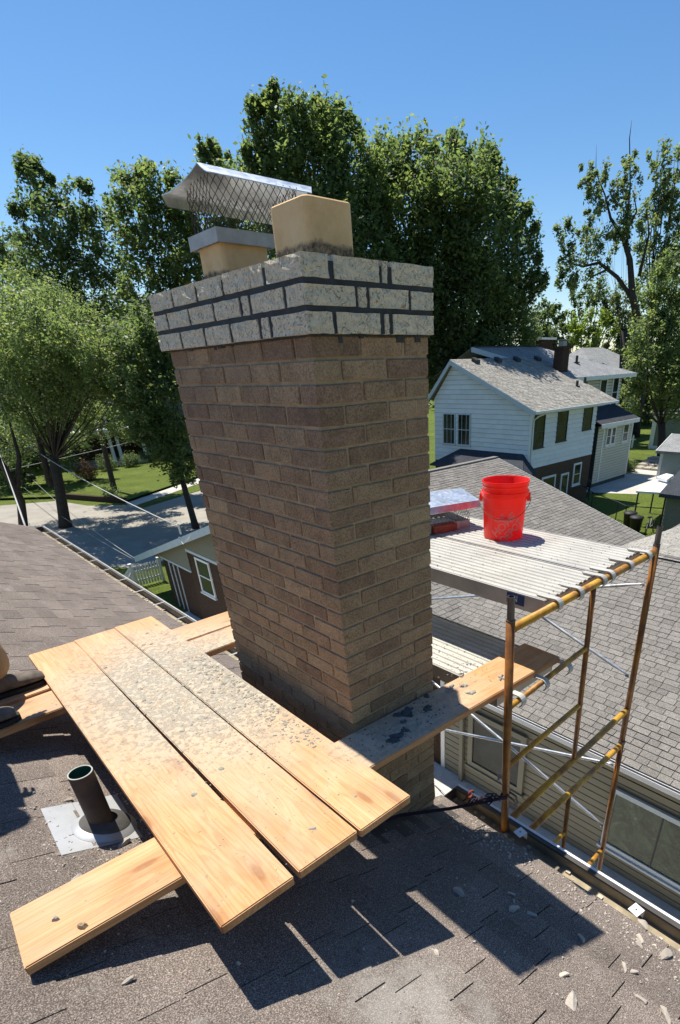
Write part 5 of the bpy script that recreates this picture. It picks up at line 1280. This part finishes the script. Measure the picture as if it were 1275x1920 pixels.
m = MB(); m.hexa([(7.3,65.25,G+.851),(10.1,65.25,G+.851),(10.1,66.75,G+.851),(7.3,66.75,G+.851),(7.8,65.4,G+1.4),(9.6,65.4,G+1.4),(9.6,66.6,G+1.4),(7.8,66.6,G+1.4)]); m.obj('cabin', M['glass'], car, bevel=.06)
for x in (7.4, 9.9):
    for y in (65.08, 66.75): m = MB(); m.tube([(x,y,G+.33),(x,y+.18,G+.33)], .33, 16); m.obj('wheel', M['black'], car)

# ================================================================== TREES
TREES = {
 'T1': [(24.31, 35.51, 13.37, 0.71), (24.44, 35.65, 14.23, 0.29), (24.67, 34.34, 12.7, 1.3), (26.71, 34.56, 13.1, 0.91), (27.39, 33.01, 13.1, 0.46), (26.92, 33.33, 12.26, 1.48), (23.85, 36.52, 12.7, 1.13), (23.25, 36.12, 13.55, 0.48), (26.1, 34.45, 10.9, 2.52), (27.1, 31.7, 10.62, 1.75), (24.49, 36.36, 10.53, 2.01), (22.84, 36.52, 11.33, 0.72), (26.62, 32.82, 8.08, 2.8), (24.97, 36.4, 8.47, 2.43), (24.94, 33.93, 5.61, 2.89), (28.4, 32.19, 8.7, 1.39), (27.03, 31.53, 5.18, 2.55), (24.48, 35.59, 14.27, 0.25), (24.42, 35.36, 14.49, 0.16), (25.06, 34.85, 13.69, 0.26), (26.24, 33.93, 13.69, 0.29), (26.87, 33.73, 13.64, 0.23), (27.36, 33.06, 13.5, 0.26), (27.94, 32.91, 13.17, 0.29), (23.5, 36.15, 13.83, 0.25), (28.11, 32.53, 12.52, 0.3), (22.68, 36.56, 11.68, 0.29), (24.08, 35.85, 13.98, 0.25)],
 'T2': [(31.21, 33.0, 11.33, 1.62), (32.71, 31.72, 11.69, 1.51), (35.05, 30.73, 12.37, 1.07), (34.38, 30.22, 12.6, 0.46), (36.06, 28.99, 11.5, 1.07), (36.51, 28.45, 11.72, 0.5), (31.32, 31.7, 8.94, 2.98), (33.53, 28.87, 9.26, 2.58), (36.14, 27.82, 9.66, 1.39), (37.44, 27.48, 8.63, 1.29), (37.91, 26.47, 7.06, 1.05), (34.67, 27.9, 6.99, 2.84), (33.66, 30.96, 6.72, 3.07), (37.53, 27.87, 4.74, 2.33), (35.15, 29.16, 3.47, 3.38), (38.39, 25.92, 4.9, 0.85), (38.69, 28.04, 1.75, 2.22), (35.04, 31.18, 1.56, 2.86), (35.71, 28.46, -0.33, 2.5), (31.11, 31.76, 4.2, 3.17), (32.19, 31.91, 0.2, 2.92), (30.36, 34.66, 1.74, 2.87), (31.85, 33.33, 12.61, 0.32), (32.47, 32.7, 12.65, 0.28), (33.21, 31.93, 12.73, 0.32), (33.65, 31.13, 12.5, 0.28), (34.66, 30.39, 12.94, 0.28), (35.51, 29.7, 11.88, 0.29), (36.1, 28.59, 12.0, 0.28), (36.37, 28.02, 11.48, 0.25), (37.06, 27.22, 10.22, 0.32), (37.94, 26.65, 8.97, 0.33), (38.28, 26.13, 7.93, 0.33), (38.37, 25.6, 6.39, 0.34), (38.51, 25.1, 4.97, 0.31), (31.14, 33.65, 12.25, 0.29)],
 'T3a': [(14.34, 51.84, 12.94, 0.52), (14.72, 51.66, 12.27, 0.98), (15.42, 52.46, 11.5, 1.15), (14.08, 52.38, 10.89, 0.76), (14.85, 50.87, 9.7, 1.75), (13.48, 52.35, 10.14, 0.84), (14.08, 52.21, 7.99, 1.97), (17.02, 50.73, 11.09, 1.09), (17.38, 51.87, 9.48, 1.6), (15.37, 50.85, 6.96, 1.62), (17.58, 50.82, 8.08, 1.83), (17.19, 51.35, 5.62, 1.88), (14.11, 52.03, 4.38, 2.06), (15.62, 52.13, 3.0, 2.13), (12.79, 53.25, 6.11, 1.59), (19.51, 51.22, 10.85, 1.0), (14.34, 51.99, 13.3, 0.26), (15.26, 52.04, 13.12, 0.3), (15.78, 51.68, 12.41, 0.3), (13.14, 52.75, 10.55, 0.3), (17.41, 51.02, 12.07, 0.31), (17.95, 51.11, 12.01, 0.27)],
 'T3b': [(19.04, 47.22, 11.3, 1.18), (19.78, 46.01, 11.59, 0.81), (20.54, 46.14, 12.14, 0.59), (20.4, 44.77, 10.89, 1.28), (21.7, 45.29, 11.43, 0.98), (18.71, 46.09, 9.63, 1.69), (21.44, 46.25, 9.64, 1.92), (21.19, 44.44, 7.83, 1.57), (19.71, 47.15, 7.76, 1.75), (18.05, 46.83, 5.07, 1.59), (20.55, 46.93, 5.17, 1.82), (21.36, 45.21, 6.36, 1.4), (24.16, 43.69, 13.23, 0.97), (23.8, 44.51, 12.56, 0.94), (25.15, 43.72, 13.02, 0.53), (18.4, 46.11, 3.02, 2.04), (20.82, 47.24, 2.38, 2.09), (24.46, 45.49, 9.83, 2.35), (24.91, 42.47, 11.18, 1.54), (25.3, 43.65, 8.05, 2.41), (18.86, 46.26, 11.79, 0.26), (19.82, 45.98, 12.15, 0.29), (20.4, 45.52, 12.5, 0.26), (21.54, 45.21, 11.96, 0.26), (23.69, 43.85, 13.38, 0.3), (24.44, 43.64, 13.65, 0.26)],
 'T4': [(9.38, 41.82, 4.14, 1.41), (8.53, 41.93, 4.38, 1.24), (10.35, 40.89, 3.43, 1.45), (11.02, 40.18, 2.44, 1.39), (11.21, 39.61, 1.16, 1.35), (9.01, 40.83, 2.06, 1.94), (7.45, 41.26, 2.08, 1.9), (9.56, 39.68, 0.63, 1.84), (7.32, 40.36, -0.13, 1.64), (12.04, 41.29, 0.14, 1.1), (12.18, 40.54, -0.8, 0.88), (9.99, 40.43, -0.99, 1.2), (7.5, 41.4, -1.9, 1.18), (9.07, 42.24, -1.41, 1.36), (9.45, 35.17, 1.77, 1.32), (9.63, 34.86, 0.51, 1.21), (10.6, 35.11, 0.22, 0.98), (8.61, 35.82, 0.3, 1.49), (10.88, 34.91, -0.59, 0.69), (8.01, 35.57, 1.79, 1.44), (7.43, 37.48, 0.37, 1.31), (8.97, 32.92, 1.42, 0.98), (9.54, 32.39, 0.45, 0.84), (10.39, 31.98, -0.32, 0.69), (10.04, 43.62, -2.48, 1.56), (11.69, 43.51, -2.61, 1.36), (8.83, 45.2, -3.28, 1.25), (7.53, 45.75, -2.68, 1.61), (12.67, 42.54, -2.49, 1.15), (13.65, 42.15, -3.07, 1.01), (5.82, 44.76, -3.46, 1.42)],
 'T5': [(18.78, 81.14, 12.08, 1.99), (18.24, 80.7, 12.9, 1.74), (19.99, 80.36, 11.6, 1.66), (15.94, 81.18, 12.32, 2.29)],
 'T6': [(13.28, 32.74, 2.39, 1.31), (13.95, 33.1, 0.88, 1.35), (12.34, 33.41, -0.39, 1.2), (12.82, 31.91, -1.5, 1.55), (12.29, 32.43, -3.15, 1.26), (11.56, 33.58, -4.02, 0.7), (10.74, 32.46, -1.64, 1.15), (13.11, 32.93, -4.61, 0.71), (14.22, 32.76, 0.07, 1.37), (12.12, 32.87, 1.16, 1.03), (10.79, 33.16, -0.33, 0.74), (11.04, 33.0, 1.66, 0.86), (14.46, 35.71, 2.34, 1.42), (14.23, 34.84, 0.39, 1.46), (12.71, 35.18, 0.16, 1.13), (12.01, 35.87, -1.5, 0.98), (12.81, 33.11, -4.13, 1.12), (13.12, 33.49, -5.29, 0.67), (12.41, 34.49, -3.42, 0.9), (11.52, 34.07, -2.57, 0.89), (12.37, 34.05, -5.39, 0.47)],
 'T7': [(62.79, 37.07, 16.29, 0.98), (63.43, 37.7, 16.01, 0.77), (63.47, 35.97, 16.3, 0.87), (63.98, 36.6, 15.16, 1.1), (63.87, 36.95, 14.23, 1.0), (63.66, 35.76, 13.15, 1.12), (64.77, 33.89, 15.63, 1.3), (64.76, 33.77, 16.57, 0.96), (64.21, 33.61, 14.32, 1.2), (65.28, 33.12, 14.98, 1.08), (61.56, 38.88, 12.56, 0.86), (61.88, 38.38, 11.62, 0.92), (62.02, 37.96, 10.22, 0.93), (62.57, 36.56, 10.66, 1.49), (64.55, 36.08, 11.31, 1.48), (62.07, 38.54, 9.38, 0.94), (62.52, 36.89, 8.27, 1.53), (64.02, 35.89, 8.72, 1.28), (65.26, 33.73, 12.04, 1.34), (64.77, 34.84, 10.11, 1.37), (64.57, 36.11, 6.87, 1.18), (61.76, 38.67, 7.72, 0.54), (62.59, 37.64, 7.65, 0.71), (65.2, 32.36, 11.05, 1.34), (63.74, 34.06, 11.6, 1.24)],
 'T8': [(71.17, 33.98, 18.25, 1.01), (70.5, 33.1, 17.01, 1.13), (71.12, 33.22, 15.97, 1.37), (72.0, 32.11, 17.79, 1.22), (71.64, 32.81, 14.83, 1.49), (71.46, 33.78, 13.91, 1.16), (72.34, 32.15, 13.55, 1.5), (71.13, 34.3, 13.04, 1.06), (70.07, 32.21, 11.79, 1.53), (71.67, 31.15, 11.24, 1.52), (70.46, 34.01, 10.6, 1.08), (70.07, 32.37, 9.32, 1.56), (70.6, 30.45, 8.93, 1.79), (73.47, 31.16, 15.24, 2.83), (75.23, 30.16, 10.23, 3.51), (71.82, 33.19, 6.92, 1.84)],
 'T9': [(54.22, 24.15, 5.54, 1.46), (53.19, 22.33, 6.55, 1.34), (54.66, 22.96, 3.34, 1.86), (52.48, 23.47, 1.76, 1.43), (54.2, 21.65, 0.26, 2.0), (52.53, 22.84, -0.91, 1.76), (54.62, 21.94, -2.7, 1.77), (53.62, 24.55, 0.17, 1.26), (52.84, 24.25, -2.17, 1.19), (53.66, 24.58, -4.01, 1.01), (55.97, 21.03, 2.63, 2.76), (54.3, 19.29, -2.27, 2.88)],
 'T10': [(71.32, 41.06, 3.79, 1.52), (72.89, 40.15, 4.33, 1.51), (73.92, 38.74, 3.56, 1.37), (71.59, 39.89, 2.46, 1.67), (70.94, 42.24, 2.82, 1.12)],
 'T11': [(77.82, 50.31, 6.44, 1.24), (78.76, 52.41, 4.99, 2.03), (78.58, 49.05, 5.08, 1.09), (79.63, 46.73, 6.82, 1.67), (81.18, 44.89, 7.95, 1.87), (81.99, 42.6, 5.93, 1.96), (78.12, 51.93, 2.6, 2.38), (82.24, 41.32, 4.6, 1.97), (84.88, 41.92, 7.21, 2.23), (76.0, 47.95, 3.69, 1.52), (77.23, 47.7, 2.39, 1.37), (75.89, 49.52, 2.48, 1.69), (77.46, 46.86, 4.9, 1.05), (74.98, 49.68, 1.18, 1.94), (75.86, 51.45, 3.9, 1.91), (77.06, 48.42, 5.63, 1.05), (77.89, 47.15, 3.01, 1.21)],
 'T12': [(19.9, 85.7, 9.73, 3.1), (23.93, 85.06, 6.59, 3.92), (28.31, 82.9, 6.52, 3.02), (29.14, 79.32, 3.44, 4.15), (24.67, 79.09, 0.62, 4.84), (30.31, 83.86, -2.06, 4.31), (19.03, 85.03, 0.91, 5.29), (13.47, 81.96, -3.42, 3.97), (19.93, 86.16, -4.66, 3.45), (34.85, 82.35, 0.36, 4.32), (32.07, 78.59, 3.98, 3.49), (16.06, 86.33, 1.6, 3.22), (24.78, 80.47, -4.87, 2.87)],
 'T13': [(86.43, 40.13, 2.0, 3.8), (85.42, 35.04, 1.74, 4.48), (85.18, 40.41, -2.02, 3.13), (88.64, 36.85, -3.58, 4.65), (88.36, 33.17, -2.26, 4.54), (83.92, 41.09, 0.73, 2.32), (89.27, 31.54, -7.81, 3.11), (86.13, 38.3, -7.02, 2.8), (85.72, 36.43, -5.19, 3.14)],
 'T14': [(9.38, 62.22, -5.05, 2.25), (11.34, 62.19, -5.73, 2.01), (12.86, 60.37, -5.31, 1.83), (7.86, 60.51, -7.26, 1.69), (6.71, 62.18, -4.98, 2.38), (10.94, 59.93, -3.52, 2.26), (14.66, 61.03, -3.88, 1.73)],
}

TREES['T4'] += [(9.5,41,0,1.5),(11,40,1,1.5),(8,38,-.5,1.4),(12,37.5,1.5,1.6),(10.5,36,.5,1.4),(7,40.5,-1,1.3),(6.5,43,.5,1.5),(5,41,1,1.5),(8,36.5,2.5,1.6),(9.5,38,3,1.6),(6.5,38,2,1.5),(10.5,38.5,3,1.6),(7.5,34,2,1.4),(9,43.5,1.5,1.6)]  # extra crown lobes added to cast more shade on the street
TREES['T6'] += [(12.5,36,1,1.5),(13.5,38.5,1.5,1.6),(11.5,34.5,-.5,1.2)]  # more crown added here too, for the shade below
def leaf_mesh(name, lobes, seed, size, dens, mat, stretch=1.25, shell=.62, clus=44, up=.75):
    rg = np.random.default_rng(seed); C_ = []; Rr = []
    for (x, y, z, r) in lobes:
        n = max(6, int(dens*r*r/(size*size)/clus*12.5))
        d = rg.normal(size=(n, 3)); d /= np.linalg.norm(d, axis=1)[:, None]
        d *= (shell + (1.08-shell)*rg.random((n, 1)))**.8 * r
        d[:, 2] *= 1.0
        C_.append(np.array([x, y, z]) + d); Rr.append(np.full(n, min(.22*r + .16, .62)))
    C_ = np.concatenate(C_); Rr = np.concatenate(Rr); n = len(C_)
    rr = Rr*rg.uniform(.5, 1.25, n)
    P = np.repeat(C_, clus, 0) + rg.normal(size=(n*clus, 3))*np.repeat(rr, clus)[:, None]*.55*np.array([1, 1, stretch])
    N = len(P); nr = rg.normal(size=(N, 3)); nr[:, 2] += up*2; nr /= np.linalg.norm(nr, axis=1)[:, None]
    t = np.cross(nr, rg.normal(size=(N, 3))); t /= np.linalg.norm(t, axis=1)[:, None]; b = np.cross(nr, t)
    s = size*rg.uniform(.65, 1.3, N)[:, None]
    Vt = np.stack([P - t*s*.75, P + b*s*.42, P + t*s*.75 - nr*s*.15, P - b*s*.42], 1).reshape(-1, 3)
    me = bpy.data.meshes.new(name); me.vertices.add(N*4); me.vertices.foreach_set('co', Vt.astype(np.float32).ravel())
    me.loops.add(N*4); me.loops.foreach_set('vertex_index', np.arange(N*4, dtype=np.int32))
    me.polygons.add(N); me.polygons.foreach_set('loop_start', np.arange(N, dtype=np.int32)*4)
    try: me.polygons.foreach_set('loop_total', np.full(N, 4, dtype=np.int32))
    except Exception: pass
    me.update(calc_edges=True); me.materials.append(mat); return me, C_
NLEAF = 0
def tree(key, label, base, tr, size, dens, mat, group=None, limbs=None, fork=.35, seed=1, lobes=None, name='leafy_tree', nbr=2, lsc=1.0, **kw):
    global NLEAF
    lobes = lobes or TREES[key]; base = Vector((base[0], base[1], G if len(base) < 3 else base[2]))
    root = thing(name, label, 'tree' if 'tree' in name else 'shrub', base, group)
    me, C_ = leaf_mesh('crown', lobes, seed, size, dens, mat, **kw); NLEAF += len(me.polygons)
    o = bpy.data.objects.new('crown', me); COL.objects.link(o); attach(o, root)
    rg = random.Random(seed); m = MB()
    cen = sum((Vector(l[:3]) for l in lobes), Vector())/len(lobes); zl = min(l[2] for l in lobes)
    fk = Vector((base.x + (cen.x-base.x)*.3, base.y + (cen.y-base.y)*.3, base.z + max((cen.z-base.z)*fork, .6)))
    trunk = [base - V(0,0,.1), base.lerp(fk, .15), base.lerp(fk, .6) + V(rg.uniform(-.15,.15), rg.uniform(-.15,.15), 0), fk]
    m.tube(trunk, [tr*1.35, tr*1.05, tr*.9, tr*.8], 10)
    for l in lobes:
        p = Vector(l[:3]); mid = fk.lerp(p, .5) + Vector((rg.uniform(-.4,.4), rg.uniform(-.4,.4), -.08*(p-fk).length + rg.uniform(0,.5)))
        r0_ = lsc*tr*min(.55, .2 + .12*l[3]); pts = [fk - V(0,0,.2), fk.lerp(mid, .5) + V(0,0,-.1), mid, mid.lerp(p, .55), p, p + (p-mid).normalized()*l[3]*.6]
        m.tube(pts, [r0_, r0_*.85, r0_*.65, r0_*.45, r0_*.28, .015], 6)
        for q_ in range(nbr):
            d = Vector((rg.gauss(0,1), rg.gauss(0,1), rg.gauss(.3,1))).normalized()*l[3]*.8; m.tube([mid.lerp(p, .6), p + d*.5, p + d], [r0_*.3, r0_*.18, .012], 5)
    if limbs:
        for pts, r0_, r1_ in limbs:
            k = len(pts); m.tube([Vector(p) for p in pts], [r0_ + (r1_-r0_)*i/(k-1) for i in range(k)], 8)
    m.obj('trunk', M['bark'], root, smooth=True)
    return root
tree('T1', 'tallest dense maple, spiky dark green top rising right behind the chimney cap', (25.9,34.3), .45, .195, 2.7, M['leaf_maple'], seed=1, stretch=1.7, lsc=.5, shell=.4)
tree('T2', 'broad dense maple between the tallest tree and the white house, right of the chimney', (35.5,31.5), .5, .20, 2.8, M['leaf_maple'], seed=2, stretch=1.6, lsc=.5, shell=.4)
tree('T3a', 'dark open oak at the far left with sky showing through, highest on that side', (13.99,52.3), .22, .215, 1.6, M['leaf_dark'], seed=3, lsc=.55)
tree('T3b', 'dark oak with yellowish sprays directly left of the chimney crown', (23.2,50.0), .4, .205, 2.1, M['leaf_maple'], seed=4, lsc=.55)
tree('T4', 'pale green fine-leaved tree at the lower left, two dark leaning trunks over the street', (7.3,42.0), .34, .12, 1.1, M['leaf_light'], seed=5, lsc=.4, limbs=[([(5.0,43.2,G),(5.4,42.6,-6.9),(5.2,42.2,-4.9),(4.6,42,-2.5),(4.0,42.2,-.5)], .30, .10), ([(5.3,42.4,-6.4),(6.2,42.4,-4.2),(6.4,42.6,-2.2)], .2, .06), ([(7.35,42.1,-6.2),(8.0,41.6,-4.2),(9.6,41.2,-2.4),(11,41,-1)], .22, .05), ([(7.3,42.0,-6.0),(7.6,42.3,-3.5),(7.5,42.5,-1)], .24, .06)], fork=.5)
tree('T5', 'blue-green conifer-like crown at the far left edge behind the oak', (10,85), .4, .30, 1.0, M['leaf_far'], seed=6)
tree('T6', 'slender dark street tree against the left side of the chimney, bare curved lower trunk', (13.15,34.0), .20, .15, 1.8, M['leaf_dark'], seed=7, fork=.5, lsc=.7)
tlim = [([(66.3,31.1,3.4),(65.9,32.0,5.8),(65.6,32.7,9),(65.1,33.6,11),(64.4,34.9,12.7),(64.0,35.6,14.6)], .75, .16), ([(65.5,32.8,8.6),(65.2,33.4,12),(65.1,33.5,15),(64.8,34.1,18.7),(64.8,34.1,20)], .4, .03),
        ([(65.9,32.0,5.6),(65.0,33.6,7.6),(64.0,35.4,9.0),(63.2,36.8,8.8),(62.5,38.1,9.2),(62.2,38.9,10)], .38, .05), ([(64.5,34.4,8.4),(63.7,36,7.8),(63.2,36.9,6.6)], .2, .05), ([(65.1,33.6,11),(65.6,32.7,13),(65.3,33.2,14.6)], .25, .06), ([(64.0,35.6,14.6),(63.4,36.6,16.5),(63.3,36.8,18.6)], .12, .02), ([(66.0,31.6,7.5),(66.2,31.3,11),(66.0,31.8,13)], .3, .08)]
tree('T7', 'half-bare old tree on the right with black crooked limbs and dead twigs at its top', (66.6,30.6), .55, .25, 1.0, M['leaf_right'], seed=8, limbs=[(p_, a_*(.62 if i_ != 1 else .38), b_*.4) for i_, (p_, a_, b_) in enumerate(tlim)], fork=.55, lsc=.10, nbr=0)
tree('T8', 'tall upright grey-green tree at the right edge behind the half-bare one', (71.5,31.9), .6, .26, 1.1, M['leaf_right'], seed=9, fork=.6, lsc=.5)
tree('T9', 'sunlit bright green tree in front at the right edge of the photo', (54.3,20.8), .4, .20, 1.9, M['leaf_light'], seed=10, lsc=.6)
tree('T10', 'low yellow-green tree just above the cream house roof', (75,42), .3, .25, 1.5, M['leaf_bright'], seed=11)
tree('T11', 'dark green tree row gap-filler between the broad maple and the half-bare tree', (84,46), .4, .30, 1.5, M['leaf_far'], seed=12)
for q_ in (0,):
    tree('T12', 'deep green trees massed behind the street houses on the left', (25,85), .4, .30, 1.7, M['leaf_far'], seed=13)
tree('T14', 'low shade-casting trees added across the street behind the two leaning trunks', (9, 63), .2, .22, 1.3, M['leaf_dark'], seed=15, fork=.5)  # trees added so the left part of the lawn falls in shade
tree('T13', 'dark shady trees behind the sheds at the right edge', (88,38), .4, .30, 1.6, M['leaf_far'], seed=14)
def shrub(x, y, r, h, mat, label, seed, size=.09, name='garden_shrub', zb=G):
    rg = random.Random(seed); lob = [(x+rg.uniform(-.4,.4)*r, y+rg.uniform(-.4,.4)*r, zb+h*rg.uniform(.35,.75), r*rg.uniform(.5,.75)) for _ in range(5)]
    tree(None, label, (x, y, zb), .05, size, .8, mat, lobes=lob, seed=seed, name=name, fork=.2, nbr=1)
shrub(14.2, 61.0, 1.3, 1.8, M['leaf_plum'], 'round plum-brown shrub at the corner of the sunny front lawn', 41)
shrub(18.0, 66.0, 1.2, 1.6, M['leaf_dark'], 'dark round shrub beside the porch columns, left one', 42)
shrub(20.6, 66.2, 1.1, 1.5, M['leaf_dark'], 'dark round shrub beside the porch columns, middle one', 43)
shrub(23.4, 65.6, 1.2, 1.5, M['leaf_maple'], 'dark round shrub at the porch, right one', 44)
shrub(13.0, 49.4, .9, .9, M['leaf_dark'], 'low spreading shrub at the lawn edge above the street', 45)
shrub(47.6, 20.9, .7, .8, M['leaf_dark'], 'small dark shrub beside the patio by the cream house', 46)
#shrub(8.2, 32.8, 1.0, 1.1, M['leaf_dark'], 'dark bush at the street edge beyond our far gutter', 47)
# hedge-like foliage mass hiding the horizon far away
rgm = random.Random(99); lob = []
for i in range(260):
    a = rad(rgm.uniform(-15, 140)); d = rgm.uniform(125, 175); lob.append((d*math.cos(a), d*math.sin(a), G + rgm.uniform(1, 8), rgm.uniform(4, 7)))
me, _ = leaf_mesh('far_woods', lob, 77, 1.0, 1.0, M['leaf_far']); NLEAF += len(me.polygons)
o = bpy.data.objects.new('far_woods', me); COL.objects.link(o); tag(o, 'distant green woods closing the horizon behind all the houses', 'woods'); o['kind'] = 'stuff'

lob = []  # unseen trees added behind the camera to block low sky light
for i in range(46):
    x = rgm.uniform(-22, 26); lob.append((x, rgm.uniform(-27, -19), G + rgm.uniform(3, 21), rgm.uniform(2.2, 3.6)))
me, _ = leaf_mesh('sky_blocker_trees', lob, 78, .5, .9, M['leaf_far'])
o = bpy.data.objects.new('sky_blocker_trees', me); COL.objects.link(o); tag(o, 'unseen trees added behind the viewpoint to block low sky light', 'woods'); o['kind'] = 'stuff'

# ================================================================== CABLES
def cable(p0, p1, sag, r, label, n=14):
    p0, p1 = Vector(p0), Vector(p1); m = MB()
    m.tube([p0.lerp(p1, i/n) - V(0,0,sag*4*(i/n)*(1-i/n)) for i in range(n+1)], r, 5)
    tag(m.obj('overhead_cable', M['cable'], smooth=True), label, 'cable', 'overhead service cables')
cable((6.1,17.95,-4.75), (8.2,57.7,-3.0), .5, .022, 'thick pale service cable from the tan house gable rising to the left edge')
cable((6.15,24.4,-7.25), (9.1,57.5,-7.6), .35, .012, 'thin cable from the gable corner toward the left tree, upper of the pair')
cable((6.15,24.3,-7.35), (8.2,57.5,-8.1), .35, .010, 'thin cable from the gable corner toward the left tree, lower of the pair')
cable((7.0,56,-6.4), (30,54,-3.2), .25, .022, 'cable running level across the street in front of the porch house')
cable((6.9,57,-5.0), (31,55,-2.6), .25, .014, 'thin upper cable across the street in front of the porch house')
cable((.55,10.4,-2.40), (6.0,47.8,-4.2), .25, .020, 'pale cable at the far left going down to our far roof corner')
print('LEAVES', NLEAF, 'SHINGLES', nA, nC)
